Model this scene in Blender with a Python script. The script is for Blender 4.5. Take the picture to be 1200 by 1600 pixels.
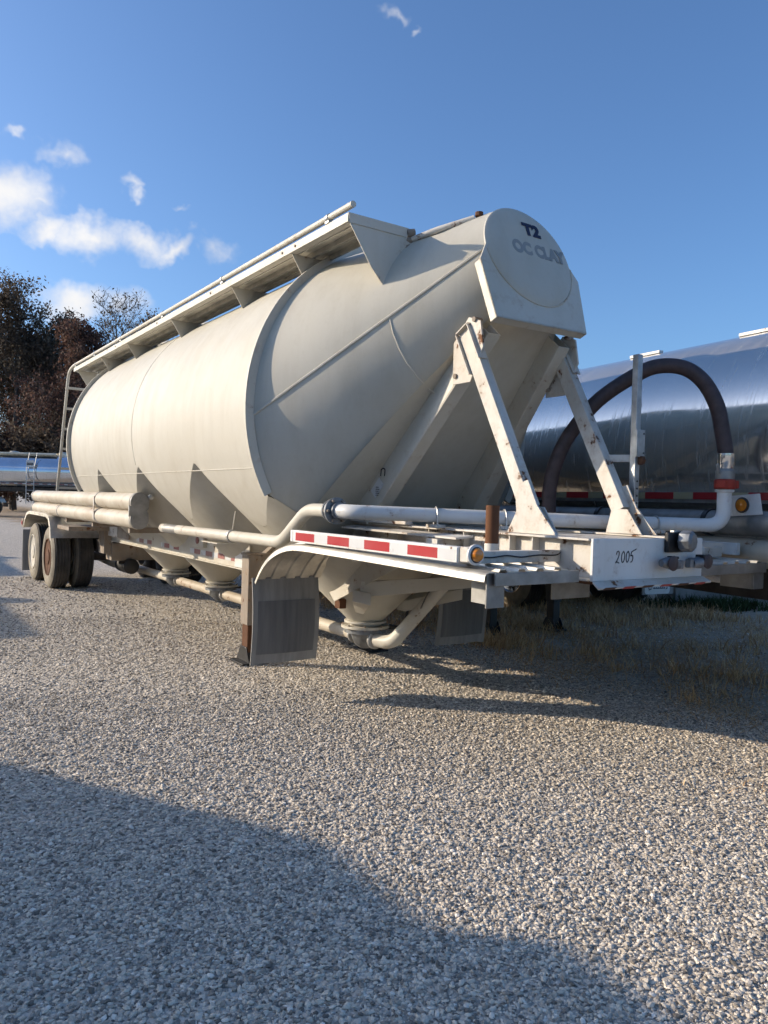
import bpy, bmesh, math, random
import numpy as np
from mathutils import Vector, Matrix
from math import sin, cos, pi, radians

for o in list(bpy.data.objects): bpy.data.objects.remove(o, do_unlink=True)
scene = bpy.context.scene
col = scene.collection
random.seed(7); rng = np.random.default_rng(11)

# ------------------------------------------------------------------ camera
CAM_H, FPX, ROLL, PITCH = 1.46, 1202.0, 0.0282, -0.01455
THETA = radians(34.0)                       # heading of the bulk trailer
fw = Vector((0, cos(PITCH), sin(PITCH))); up0 = Vector((0, -sin(PITCH), cos(PITCH))); rt0 = Vector((1, 0, 0))
rt = rt0*cos(ROLL) + up0*sin(ROLL); up = up0*cos(ROLL) - rt0*sin(ROLL)
cam_d = bpy.data.cameras.new('camera'); cam = bpy.data.objects.new('camera', cam_d); col.objects.link(cam)
m = Matrix.Identity(4)
for i in range(3):
    m[i][0], m[i][1], m[i][2] = rt[i], up[i], -fw[i]
m[2][3] = CAM_H
cam.matrix_world = m
cam_d.sensor_fit = 'HORIZONTAL'; cam_d.sensor_width = 36.0; cam_d.lens = 36.0*FPX/1200.0
cam_d.clip_start = 0.05; cam_d.clip_end = 3000
scene.camera = cam
def ray(px, py):
    return (fw + rt*((px-600)/FPX) - up*((py-800)/FPX))
def ground_at(px, depth):
    d = ray(px, 790); t = depth/d.y
    return Vector((d.x*t, d.y*t, 0))

# ------------------------------------------------------------------ light
AX = Vector((-sin(THETA), cos(THETA), 0)); BX = Vector((cos(THETA), sin(THETA), 0))
ORG = AX*2.59 + BX*3.466
SUN_EL = radians(19.3); SUN_AZ = radians(49.0)          # azimuth measured from the trailer's tail towards its near side
sh = (AX*cos(SUN_AZ) - BX*sin(SUN_AZ)).normalized()
SUN = Vector((sh.x*cos(SUN_EL), sh.y*cos(SUN_EL), sin(SUN_EL)))
sun_d = bpy.data.lights.new('sun', 'SUN'); sun = bpy.data.objects.new('sun', sun_d); col.objects.link(sun)
sun_d.energy = 3.7; sun_d.angle = radians(0.55); sun_d.color = (1.0, 0.85, 0.66)
sun.rotation_euler = (-SUN).to_track_quat('-Z', 'Y').to_euler()
scene.view_settings.view_transform = 'Standard'; scene.view_settings.look = 'None'
scene.view_settings.exposure = 0.6; scene.view_settings.gamma = 1.0
scene.render.engine = 'CYCLES'
scene.cycles.use_adaptive_sampling = True; scene.cycles.adaptive_threshold = 0.05
scene.cycles.max_bounces = 5; scene.cycles.diffuse_bounces = 3; scene.cycles.glossy_bounces = 3; scene.cycles.transmission_bounces = 2
scene.cycles.caustics_reflective = False; scene.cycles.caustics_refractive = False

world = bpy.data.worlds.new('World'); scene.world = world; world.use_nodes = True
def build_world():
    nt = world.node_tree; nt.nodes.clear()
    N = lambda t: nt.nodes.new(t); L = nt.links.new
    out = N('ShaderNodeOutputWorld'); bg = N('ShaderNodeBackground'); bg.inputs[1].default_value = 0.142
    sky = N('ShaderNodeTexSky'); sky.sky_type = 'NISHITA'; sky.sun_disc = False
    sky.sun_elevation = SUN_EL; sky.sun_rotation = math.atan2(SUN.x, SUN.y)
    sky.altitude = 200; sky.air_density = 1.0; sky.dust_density = 2.0; sky.ozone_density = 6.0
    tc = N('ShaderNodeTexCoord')
    def vm(op, a, b=None):
        n = N('ShaderNodeVectorMath'); n.operation = op
        for k, v in ((0, a), (1, b)):
            if v is None: continue
            if isinstance(v, (tuple, Vector)): n.inputs[k].default_value = tuple(v)
            else: L(v, n.inputs[k])
        return n.outputs['Value'] if op in ('DOT_PRODUCT', 'LENGTH') else n.outputs[0]
    def mt(op, a, b=None, c=None, clamp=False):
        n = N('ShaderNodeMath'); n.operation = op; n.use_clamp = clamp
        for k, v in ((0, a), (1, b), (2, c)):
            if v is None: continue
            if isinstance(v, (int, float)): n.inputs[k].default_value = v
            else: L(v, n.inputs[k])
        return n.outputs[0]
    D = tc.outputs['Generated']
    n1 = N('ShaderNodeTexNoise'); n1.inputs['Scale'].default_value = 26; n1.inputs['Detail'].default_value = 3; n1.inputs['Roughness'].default_value = 0.62
    L(D, n1.inputs['Vector'])
    w = vm('SUBTRACT', n1.outputs['Color'], (0.5, 0.5, 0.5))
    n1b = N('ShaderNodeTexNoise'); n1b.inputs['Scale'].default_value = 7; n1b.inputs['Detail'].default_value = 2
    L(D, n1b.inputs['Vector'])
    w2 = vm('SUBTRACT', n1b.outputs['Color'], (0.5, 0.5, 0.5))
    ws = N('ShaderNodeVectorMath'); ws.operation = 'SCALE'; L(w, ws.inputs[0]); ws.inputs['Scale'].default_value = 0.05
    ws2 = N('ShaderNodeVectorMath'); ws2.operation = 'SCALE'; L(w2, ws2.inputs[0]); ws2.inputs['Scale'].default_value = 0.06
    DW = vm('ADD', vm('ADD', D, ws.outputs[0]), ws2.outputs[0])
    n2 = N('ShaderNodeTexNoise'); n2.inputs['Scale'].default_value = 14; n2.inputs['Detail'].default_value = 5; n2.inputs['Roughness'].default_value = 0.6
    L(D, n2.inputs['Vector'])
    # cloud banks: pixel position in the photograph's direction, size, weight; the rest lie around the camera
    banks = [(-12, 285, 62, 52, 1.1), (105, 235, 26, 26, .72), (80, 350, 40, 20, 1.0), (150, 372, 58, 30, 1.15), (215, 385, 52, 26, 1.05), (268, 396, 26, 16, .9), (330, 402, 34, 22, .62), (295, 375, 16, 12, .6),
             (120, 468, 60, 26, 1.1), (180, 478, 48, 22, 1.0), (212, 285, 30, 9, .60), (283, 326, 13, 9, .62), (30, 187, 22, 8, .52), (618, 10, 16, 18, .52), (655, 36, 11, 8, .42), (225, 300, 20, 7, .5), (60, 300, 30, 20, .7),
             (-140, 380, 110, 45, 1.0)]
    sep = N('ShaderNodeSeparateXYZ'); L(DW, sep.inputs[0])
    az = mt('ARCTAN2', sep.outputs[0], sep.outputs[1]); el = mt('ARCSINE', sep.outputs[2])
    cb = N('ShaderNodeCombineXYZ'); L(az, cb.inputs[0]); L(mt('MULTIPLY', el, 1.9), cb.inputs[1]); PV = cb.outputs[0]
    blobs = []
    for px, py, rx, ry, wt in banks:
        d = ray(px, py).normalized(); blobs.append((math.atan2(d.x, d.y), math.asin(d.z), .5*(rx+ry*1.9)/FPX, wt))
    r2 = random.Random(5)
    for k in range(7):
        blobs.append((radians(45 + 250*r2.random()), radians(6 + 30*r2.random()), .08+.12*r2.random(), .7+.4*r2.random()))
    acc = None
    for a_, e_, r_, wt in blobs:
        ds = N('ShaderNodeVectorMath'); ds.operation = 'DISTANCE'; L(PV, ds.inputs[0]); ds.inputs[1].default_value = ((a_ + pi) % (2*pi) - pi, e_*1.9, 0)
        g = mt('MULTIPLY_ADD', ds.outputs['Value'], -wt*.66/r_, wt)
        acc = g if acc is None else mt('MAXIMUM', acc, g)
    acc = mt('MAXIMUM', acc, 0.0)
    dens = mt('ADD', acc, mt('MULTIPLY', mt('SUBTRACT', n2.outputs['Fac'], 0.5), 1.5))
    dens = mt('MULTIPLY', dens, mt('MULTIPLY', acc, 3.0, clamp=True))
    cov = N('ShaderNodeMapRange'); cov.interpolation_type = 'SMOOTHSTEP'; L(dens, cov.inputs['Value'])
    cov.inputs['From Min'].default_value = 0.12; cov.inputs['From Max'].default_value = 1.2; cov.inputs['To Max'].default_value = 0.94
    shade = N('ShaderNodeMapRange'); L(n1b.outputs['Fac'], shade.inputs['Value'])
    shade.inputs['From Min'].default_value = 0.35; shade.inputs['From Max'].default_value = 0.65
    cc = N('ShaderNodeMix'); cc.data_type = 'RGBA'; L(shade.outputs[0], cc.inputs['Factor'])
    cc.inputs['A'].default_value = (3.4, 3.5, 3.75, 1); cc.inputs['B'].default_value = (5.3, 5.1, 4.8, 1)
    mx = N('ShaderNodeMix'); mx.data_type = 'RGBA'
    L(cov.outputs[0], mx.inputs['Factor']); L(sky.outputs[0], mx.inputs['A']); L(cc.outputs['Result'], mx.inputs['B'])
    L(mx.outputs['Result'], bg.inputs[0]); L(bg.outputs[0], out.inputs[0])
build_world()

# ------------------------------------------------------------------ materials
MATS = {}
def material(name):
    mt_ = bpy.data.materials.new(name); mt_.use_nodes = True
    MATS[name] = mt_
    nt = mt_.node_tree
    return mt_, nt, nt.nodes['Principled BSDF']
def nodef(nt):
    N = lambda t: nt.nodes.new(t)
    def ramp(fac, stops, interp='LINEAR'):
        r = N('ShaderNodeValToRGB'); r.color_ramp.interpolation = interp
        e = r.color_ramp.elements
        while len(e) < len(stops): e.new(0.5)
        for i, (p, c) in enumerate(stops):
            e[i].position = p; e[i].color = c if len(c) == 4 else (*c, 1)
        nt.links.new(fac, r.inputs[0]); return r.outputs[0]
    def noise(scale, detail=4, rough=0.55, vec=None, mapscale=None, coord='Object'):
        n = N('ShaderNodeTexNoise'); n.inputs['Scale'].default_value = scale; n.inputs['Detail'].default_value = detail; n.inputs['Roughness'].default_value = rough
        if vec is None:
            tc = N('ShaderNodeTexCoord'); vec = tc.outputs[coord]
        if mapscale:
            mp = N('ShaderNodeMapping'); mp.inputs['Scale'].default_value = mapscale
            nt.links.new(vec, mp.inputs['Vector']); vec = mp.outputs[0]
        nt.links.new(vec, n.inputs['Vector']); return n.outputs['Fac']
    def mix(fac, a, b, mode='MIX'):
        x = N('ShaderNodeMix'); x.data_type = 'RGBA'; x.blend_type = mode
        for sock, v in (('Factor', fac), ('A', a), ('B', b)):
            if isinstance(v, (int, float)): x.inputs[sock].default_value = v
            elif isinstance(v, tuple): x.inputs[sock].default_value = v if len(v) == 4 else (*v, 1)
            else: nt.links.new(v, x.inputs[sock])
        return x.outputs['Result']
    def math_(op, a, b=None, clamp=False):
        x = N('ShaderNodeMath'); x.operation = op; x.use_clamp = clamp
        for k, v in ((0, a), (1, b)):
            if v is None: continue
            if isinstance(v, (int, float)): x.inputs[k].default_value = v
            else: nt.links.new(v, x.inputs[k])
        return x.outputs[0]
    def bump(h, strength, dist, bsdf, prev=None):
        b = N('ShaderNodeBump'); b.inputs['Strength'].default_value = strength; b.inputs['Distance'].default_value = dist
        nt.links.new(h, b.inputs['Height'])
        if prev: nt.links.new(prev, b.inputs['Normal'])
        nt.links.new(b.outputs[0], bsdf.inputs['Normal']); return b.outputs[0]
    return N, ramp, noise, mix, math_, bump

def paint(name, base, dirt, rough=0.42, rust=0.0, streak=0.35, dirt_amt=0.5, wav=0.0, rust_scale=9.0, spec=0.4):
    mt_, nt, b = material(name); N, ramp, noise, mix, math_, bump = nodef(nt)
    big = noise(0.9, 5, 0.6); st = noise(2.2, 6, 0.65, mapscale=(3.5, 3.5, 0.35)); fine = noise(28, 4, 0.6)
    f1 = ramp(big, [(0.35, (0, 0, 0)), (0.75, (1, 1, 1))]); f2 = ramp(st, [(0.45, (0, 0, 0)), (0.8, (1, 1, 1))])
    c = mix(math_('MULTIPLY', f1, dirt_amt), base, dirt)
    c = mix(math_('MULTIPLY', f2, streak), c, dirt)
    c = mix(math_('MULTIPLY', ramp(fine, [(0.55, (0, 0, 0)), (0.8, (1, 1, 1))]), 0.18), c, dirt)
    r = ramp(noise(6, 3), [(0.3, (rough-.06,)*3), (0.7, (rough+.14,)*3)])
    if rust > 0:
        rn = noise(rust_scale, 7, 0.68)
        k = ramp(rn, [(0.66-rust*.3, (0, 0, 0)), (0.70-rust*.3, (1, 1, 1))])
        rc = ramp(noise(40, 4), [(0.3, (.055, .022, .010)), (0.7, (.20, .085, .035))])
        halo = ramp(rn, [(0.56-rust*.3, (0, 0, 0)), (0.72-rust*.3, (1, 1, 1))])
        c = mix(math_('MULTIPLY', halo, 0.45), c, (.32, .20, .11)); c = mix(k, c, rc)
        r = mix(k, r, (.85, .85, .85))
    nt.links.new(c, b.inputs['Base Color']); nt.links.new(r, b.inputs['Roughness'])
    b.inputs['Specular IOR Level'].default_value = spec
    p = None
    if wav > 0: p = bump(noise(1.6, 2, 0.4), 0.35, wav, b)
    bump(noise(60, 3), 0.06, 0.004, b, p)
    return mt_
paint('cream', (.515, .492, .425), (.35, .31, .235), 0.5, streak=.38, dirt_amt=.30, wav=.035, spec=.28)
paint('cream_part', (.57, .545, .475), (.42, .36, .26), 0.45, rust=.03, streak=.3)
paint('white_worn', (.68, .67, .63), (.40, .34, .26), 0.5, rust=.24, streak=.4, dirt_amt=.6)
paint('white_rusty', (.64, .62, .57), (.36, .30, .22), 0.55, rust=.19, streak=.5, dirt_amt=.6, rust_scale=9)
paint('white_clean', (.74, .74, .72), (.50, .47, .42), 0.42, rust=.04, streak=.3)
paint('tube_worn', (.60, .56, .47), (.38, .31, .22), 0.5, rust=.08, streak=.5, dirt_amt=.9, rust_scale=5)
paint('rust', (.14, .062, .03), (.06, .03, .018), 0.9, streak=.5, dirt_amt=.9)
paint('steel_dirty', (.36, .315, .26), (.15, .11, .08), 0.75, rust=.2, streak=.6, dirt_amt=.9)
paint('red_paint', (.42, .05, .03), (.22, .05, .04), 0.55, streak=.4)
paint('reflect_red', (.40, .022, .028), (.22, .02, .02), 0.35, streak=.3, dirt_amt=.3)
paint('reflect_red_faded', (.30, .06, .06), (.30, .22, .18), 0.4, streak=.6, dirt_amt=.8)
paint('reflect_white', (.62, .63, .63), (.45, .45, .44), 0.3, streak=.3, dirt_amt=.4)
paint('reflect_cream', (.42, .38, .24), (.30, .27, .18), 0.35)
paint('navy', (.012, .016, .05), (.03, .03, .06), 0.5)
paint('faint_grey', (.24, .245, .235), (.32, .32, .305), 0.5, streak=.2, dirt_amt=1.0)
paint('marker_black', (.015, .015, .018), (.03, .03, .03), 0.5)
paint('concrete', (.30, .29, .27), (.13, .13, .11), 0.9, streak=.5, dirt_amt=.9)
paint('blue_plastic', (.03, .06, .30), (.03, .05, .2), 0.4)

def simple(name, base, rough, metal=0.0, var=0.25, scale=12, bumpd=0.003, rvar=.12, mapscale=None, aniso=0.0, spec=.5):
    mt_, nt, b = material(name); N, ramp, noise, mix, math_, bump = nodef(nt)
    n = noise(scale, 5, .6, mapscale=mapscale)
    lo = tuple(max(0, v*(1-var)) for v in base); hi = tuple(min(1, v*(1+var)) for v in base)
    nt.links.new(ramp(n, [(0.3, lo), (0.7, hi)]), b.inputs['Base Color'])
    nt.links.new(ramp(noise(scale*.6, 4, .6, mapscale=mapscale), [(0.3, (max(.02, rough-rvar),)*3), (0.7, (rough+rvar,)*3)]), b.inputs['Roughness'])
    b.inputs['Metallic'].default_value = metal; b.inputs['Specular IOR Level'].default_value = spec
    if bumpd: bump(noise(scale*4, 3), 0.25, bumpd, b)
    return mt_
simple('aluminium', (.60, .565, .49), .46, .65, .22, 7)
simple('aluminium_dull', (.29, .285, .27), .6, .7, .30, 6)
simple('galvanised', (.42, .42, .41), .5, .8, .25, 14)
simple('chrome', (.75, .75, .74), .12, 1.0, .08, 8, 0)
simple('grey_cast', (.20, .21, .22), .5, .6, .3, 20)
simple('black_paint', (.012, .012, .013), .45, 0, .4, 9)
simple('black_plastic', (.015, .015, .016), .35, 0, .3, 12)
simple('hose_rubber', (.055, .036, .036), .55, 0, .35, 18)
simple('under_dark', (.05, .042, .035), .85, 0, .5, 7)
def rubber():
    mt_, nt, b = material('tyre_rubber'); N, ramp, noise, mix, math_, bump = nodef(nt)
    c = mix(ramp(noise(3.5, 6, .65), [(.35, (0, 0, 0)), (.75, (1, 1, 1))]), (.034, .032, .030), (.115, .102, .085))
    nt.links.new(c, b.inputs['Base Color']); b.inputs['Roughness'].default_value = .8
    bump(noise(35, 4), .3, .004, b)
    mt_, nt, b = material('tyre_wall'); N, ramp, noise, mix, math_, bump = nodef(nt)
    c = mix(ramp(noise(4.5, 6, .65), [(.3, (0, 0, 0)), (.7, (1, 1, 1))]), (.14, .125, .10), (.30, .265, .205))
    nt.links.new(c, b.inputs['Base Color']); b.inputs['Roughness'].default_value = .85
    bump(noise(35, 4), .3, .004, b)
    mt_, nt, b = material('flap_rubber'); N, ramp, noise, mix, math_, bump = nodef(nt)
    c = mix(ramp(noise(2.2, 6, .65, mapscale=(6, 1, .8)), [(.3, (0, 0, 0)), (.75, (1, 1, 1))]), (.20, .195, .185), (.36, .345, .315))
    nt.links.new(c, b.inputs['Base Color']); b.inputs['Roughness'].default_value = .7
    bump(noise(3, 4, .5, mapscale=(5, 1, .5)), .3, .01, b)
    mt_, nt, b = material('flap_panel'); N, ramp, noise, mix, math_, bump = nodef(nt)
    c = mix(ramp(noise(2.0, 6, .65, mapscale=(7, 1, .6)), [(.3, (0, 0, 0)), (.75, (1, 1, 1))]), (.10, .10, .10), (.19, .185, .178))
    nt.links.new(c, b.inputs['Base Color']); b.inputs['Roughness'].default_value = .65
    bump(noise(3, 4, .5, mapscale=(5, 1, .5)), .3, .01, b)
rubber()
def polished(name, base, r0, r1, metal=1.0, haze=.5):
    mt_, nt, b = material(name); N, ramp, noise, mix, math_, bump = nodef(nt)
    # water streaks and oxide haze run round the shell: stretch the noise across the tank's own axis
    st = noise(3.0, 7, .7, mapscale=(.25, 7.0, .25)); fl = noise(26, 5, .7, mapscale=(.10, 1.6, .10)); bg_ = noise(.9, 3, .5)
    hz = math_('MULTIPLY', ramp(fl, [(.46, (0, 0, 0)), (.66, (1, 1, 1))]), ramp(st, [(.35, (.25,.25,.25)), (.65, (1, 1, 1))]))
    hz = math_('MULTIPLY', hz, haze)
    c = mix(ramp(bg_, [(.35, (0, 0, 0)), (.7, (1, 1, 1))]), tuple(v*.86 for v in base), base)
    nt.links.new(mix(hz, c, (.62, .62, .61)), b.inputs['Base Color'])
    nt.links.new(mix(hz, (r0,)*3, (r1,)*3), b.inputs['Roughness'])
    mm = N('ShaderNodeMapRange'); nt.links.new(hz, mm.inputs['Value']); mm.inputs['To Min'].default_value = metal; mm.inputs['To Max'].default_value = metal-.35
    nt.links.new(mm.outputs[0], b.inputs['Metallic'])
    bump(noise(1.1, 2, .4), .12, .02, b)
polished('polished_tank', (.72, .69, .64), .09, .48, .84, .55)
polished('polished_far', (.62, .66, .72), .10, .30, 1.0, .4)

def amber():
    mt_, nt, b = material('amber_lens'); N, ramp, noise, mix, math_, bump = nodef(nt)
    nt.links.new(ramp(noise(30, 2), [(.3, (.55, .16, .01)), (.7, (.72, .25, .015))]), b.inputs['Base Color'])
    b.inputs['Roughness'].default_value = .2; b.inputs['Coat Weight'].default_value = .5
amber()
def stone_mats():
    mt_, nt, b = material('stone'); N, ramp, noise, mix, math_, bump = nodef(nt)
    oi = N('ShaderNodeObjectInfo')
    c = ramp(oi.outputs['Random'], [(0, (.16, .145, .125)), (.18, (.34, .30, .25)), (.45, (.57, .505, .415)), (.75, (.73, .655, .545)), (.92, (.80, .705, .57)), (1.0, (.92, .86, .77))])
    nz = ramp(noise(40, 4, .6), [(.3, (.72, .72, .72)), (.7, (1.15, 1.13, 1.1))])
    nt.links.new(mix(1.0, c, nz, 'MULTIPLY'), b.inputs['Base Color']); b.inputs['Roughness'].default_value = .85
    b.inputs['Specular IOR Level'].default_value = .25
    mt_, nt, b = material('gravel_ground'); N, ramp, noise, mix, math_, bump = nodef(nt)
    tc = N('ShaderNodeTexCoord'); P = tc.outputs['Object']
    def voro(scale, feat='F1', out='Color'):
        v = N('ShaderNodeTexVoronoi'); v.feature = feat; v.inputs['Scale'].default_value = scale
        nt.links.new(P, v.inputs['Vector']); return v.outputs[out]
    vc = voro(52); vd = voro(52, 'F1', 'Distance'); vc2 = voro(24); vd2 = voro(24, 'F1', 'Distance')
    sep = N('ShaderNodeSeparateColor'); nt.links.new(vc, sep.inputs[0])
    c = ramp(sep.outputs[0], [(0, (.25, .22, .185)), (.35, (.49, .435, .36)), (.7, (.66, .585, .485)), (1, (.82, .745, .635))])
    sep2 = N('ShaderNodeSeparateColor'); nt.links.new(vc2, sep2.inputs[0])
    c = mix(.35, c, ramp(sep2.outputs[1], [(0, (.26, .24, .22)), (1, (.60, .56, .49))]))
    big = noise(.35, 5, .6, P); c = mix(math_('MULTIPLY', ramp(big, [(.4, (0, 0, 0)), (.7, (1, 1, 1))]), .35), c, (.46, .41, .335))
    # packed dirt with dead grass where nobody drives: beyond the bulk trailer, between it and its neighbour
    sx = N('ShaderNodeVectorMath'); sx.operation = 'DOT_PRODUCT'; nt.links.new(P, sx.inputs[0]); sx.inputs[1].default_value = tuple(BX)
    lat = math_('SUBTRACT', sx.outputs['Value'], ORG.dot(BX))
    msk = math_('ADD', math_('MULTIPLY', math_('SUBTRACT', lat, 1.75), .9), math_('MULTIPLY', math_('SUBTRACT', noise(.9, 5, .65, P), .5), 3.4))
    msk = ramp(msk, [(.15, (0, 0, 0)), (.85, (1, 1, 1))])
    far = N('ShaderNodeMapRange'); nt.links.new(lat, far.inputs['Value'])
    far.inputs['From Min'].default_value = 7.0; far.inputs['From Max'].default_value = 9.5; far.inputs['To Min'].default_value = 1; far.inputs['To Max'].default_value = 0
    dirt = ramp(noise(12, 6, .65, P), [(.3, (.24, .17, .11)), (.7, (.46, .355, .245))])
    c = mix(math_('MULTIPLY', math_('MULTIPLY', msk, far.outputs[0]), .8), c, dirt)
    nt.links.new(c, b.inputs['Base Color']); b.inputs['Roughness'].default_value = .92; b.inputs['Specular IOR Level'].default_value = .15
    h = math_('ADD', math_('MULTIPLY', math_('SUBTRACT', 1.0, vd), 1.0), math_('MULTIPLY', math_('SUBTRACT', 1.0, vd2), 1.2))
    p = bump(h, .9, .014, b); bump(noise(1.5, 5, .6, P), .4, .06, b, p)
stone_mats()
def plants():
    for nm, stops in (('dry_grass', [(0, (.36, .205, .10)), (.5, (.58, .375, .19)), (1, (.74, .55, .32))]), ('green_weed', [(0, (.02, .035, .012)), (1, (.06, .09, .03))]),
                      ('leaf_maroon', [(0, (0.054, 0.0324, 0.0297)), (0.5, (0.1013, 0.0594, 0.0486)), (1, (0.1688, 0.1013, 0.0743))]),
                      ('leaf_brown', [(0, (0.0607, 0.0486, 0.0378)), (0.5, (0.1148, 0.0891, 0.0648)), (1, (0.2025, 0.1553, 0.108))]),
                      ('leaf_olive', [(0, (0.0486, 0.0459, 0.0365)), (0.5, (0.0945, 0.0837, 0.0621)), (1, (0.1688, 0.135, 0.0945))])):
        mt_, nt, b = material(nm); N, ramp, noise, mix, math_, bump = nodef(nt)
        g = N('ShaderNodeNewGeometry')
        nt.links.new(ramp(g.outputs['Random Per Island'], stops), b.inputs['Base Color'])
        b.inputs['Roughness'].default_value = .75; b.inputs['Specular IOR Level'].default_value = .2
        if 'leaf' in nm:
            out = nt.nodes['Material Output']; tr = N('ShaderNodeBsdfTranslucent'); ms = N('ShaderNodeMixShader'); ms.inputs[0].default_value = .25
            nt.links.new(ramp(g.outputs['Random Per Island'], [(p, tuple(min(1, v*1.5) for v in c)) for p, c in stops]), tr.inputs[0])
            nt.links.new(b.outputs[0], ms.inputs[1]); nt.links.new(tr.outputs[0], ms.inputs[2]); nt.links.new(ms.outputs[0], out.inputs[0])
    simple('bark', (.09, .078, .068), .9, 0, .45, 5, .02)
plants()

# ------------------------------------------------------------------ mesh helpers
class MB:
    def __init__(s): s.v = []; s.f = []
    def add(s, vs, fs):
        n = len(s.v); s.v += [tuple(p) for p in vs]; s.f += [tuple(i+n for i in f) for f in fs]; return s
    def box(s, x0, x1, y0, y1, z0, z1):
        return s.add([(x0,y0,z0),(x1,y0,z0),(x1,y1,z0),(x0,y1,z0),(x0,y0,z1),(x1,y0,z1),(x1,y1,z1),(x0,y1,z1)],
                     [(0,3,2,1),(4,5,6,7),(0,1,5,4),(1,2,6,5),(2,3,7,6),(3,0,4,7)])
    def beam(s, p0, p1, w, h, upv=(0,0,1)):
        p0, p1 = Vector(p0), Vector(p1); d = (p1-p0).normalized(); u = Vector(upv)
        sd = d.cross(u).normalized(); u = sd.cross(d).normalized()
        q = []
        for p in (p0, p1):
            for a, b in ((-1,-1),(1,-1),(1,1),(-1,1)): q.append(p + sd*(a*w/2) + u*(b*h/2))
        return s.add(q, [(3,2,1,0),(4,5,6,7),(0,1,5,4),(1,2,6,5),(2,3,7,6),(3,0,4,7)])
    def prism(s, pts, vec):
        vec = Vector(vec); P = [Vector(p) for p in pts]; n = len(P)
        return s.add(P + [p+vec for p in P], [tuple(range(n-1,-1,-1)), tuple(range(n,2*n))] + [(i,(i+1)%n,n+(i+1)%n,n+i) for i in range(n)])
    def tube(s, path, r, n=12, caps=True, closed=False):
        P = [Vector(p) for p in path]; k = len(P)
        R = r if isinstance(r, (list, tuple)) else [r]*k
        tan = []
        for i in range(k):
            a = P[(i-1) % k] if (closed or i > 0) else P[i]; b = P[(i+1) % k] if (closed or i < k-1) else P[i]
            tan.append((b-a).normalized())
        nrm = tan[0].orthogonal().normalized(); vs = []
        for i in range(k):
            nrm = (nrm - tan[i]*nrm.dot(tan[i])).normalized(); bn = tan[i].cross(nrm)
            for j in range(n):
                a = 2*pi*j/n; vs.append(P[i] + (nrm*cos(a) + bn*sin(a))*R[i])
        fs = []
        for i in range(k if closed else k-1):
            i2 = (i+1) % k
            for j in range(n):
                fs.append((i*n+j, i*n+(j+1)%n, i2*n+(j+1)%n, i2*n+j))
        if caps and not closed: fs += [tuple(range(n-1,-1,-1)), tuple((k-1)*n+j for j in range(n))]
        return s.add(vs, fs)
    def lathe(s, prof, o=(0,0,0), axis=(0,0,1), n=24, closed=False):
        ax = Vector(axis).normalized(); e = ax.orthogonal().normalized(); g = ax.cross(e); o = Vector(o); vs = []; k = len(prof)
        for r, h in prof:
            for j in range(n):
                a = 2*pi*j/n; vs.append(o + ax*h + (e*cos(a)+g*sin(a))*max(r, 1e-4))
        fs = []
        for i in range(k if closed else k-1):
            i2 = (i+1) % k
            for j in range(n): fs.append((i*n+j, i*n+(j+1)%n, i2*n+(j+1)%n, i2*n+j))
        if not closed: fs += [tuple(range(n-1,-1,-1)), tuple((k-1)*n+j for j in range(n))]
        return s.add(vs, fs)
    def sheet(s, rows, t):
        """rows of points (grid), given thickness t along the local normal"""
        R = len(rows); C = len(rows[0]); P = [[Vector(p) for p in r] for r in rows]; vs = []; 
        nr = [[None]*C for _ in range(R)]
        for i in range(R):
            for j in range(C):
                du = P[min(i+1,R-1)][j]-P[max(i-1,0)][j]; dv = P[i][min(j+1,C-1)]-P[i][max(j-1,0)]
                nr[i][j] = du.cross(dv).normalized()
        for i in range(R):
            for j in range(C): vs.append(P[i][j])
        for i in range(R):
            for j in range(C): vs.append(P[i][j]-nr[i][j]*t)
        n = R*C; fs = []
        for i in range(R-1):
            for j in range(C-1):
                a = i*C+j; fs.append((a,a+C,a+C+1,a+1)); fs.append((n+a,n+a+1,n+a+C+1,n+a+C))
        for i in range(R-1):
            a = i*C; fs.append((a,n+a,n+a+C,a+C)); a = i*C+C-1; fs.append((a,a+C,n+a+C,n+a))
        for j in range(C-1):
            a = j; fs.append((a,a+1,n+a+1,n+a)); a = (R-1)*C+j; fs.append((a,n+a,n+a+1,a+1))
        return s.add(vs, fs)
    def mirror(s):
        s.v += [(-x,y,z) for x,y,z in s.v]; n = len(s.v)//2; s.f += [tuple(i+n for i in reversed(f)) for f in s.f]; return s
    def flipx(s):
        q = MB(); q.v = [(-x,y,z) for x,y,z in s.v]; q.f = [tuple(reversed(f)) for f in s.f]; return q
    def mesh(s, name, mat, ang=35):
        me = bpy.data.meshes.new(name); me.from_pydata(s.v, [], s.f)
        bm = bmesh.new(); bm.from_mesh(me); bmesh.ops.recalc_face_normals(bm, faces=bm.faces); bm.to_mesh(me); bm.free()
        me.materials.append(MATS[mat])
        me.polygons.foreach_set('use_smooth', [True]*len(me.polygons)); me.set_sharp_from_angle(angle=radians(ang)); me.update()
        return me
    def build(s, name, mat, parent=None, bevel=0.0, ang=35):
        o = bpy.data.objects.new(name, s.mesh(name, mat, ang)); col.objects.link(o); o.parent = parent
        if bevel:
            b = o.modifiers.new('bevel', 'BEVEL'); b.width = bevel; b.segments = 2; b.limit_method = 'ANGLE'; b.angle_limit = radians(40)
        return o
def empty(name, loc=(0,0,0), rz=0.0, parent=None):
    o = bpy.data.objects.new(name, None); col.objects.link(o); o.location = loc; o.rotation_euler = (0,0,rz); o.parent = parent
    o.empty_display_size = .2; return o
def tag(o, label=None, cat=None, group=None, kind=None):
    for k, v in (('label', label), ('category', cat), ('group', group), ('kind', kind)):
        if v: o[k] = v
    return o
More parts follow.
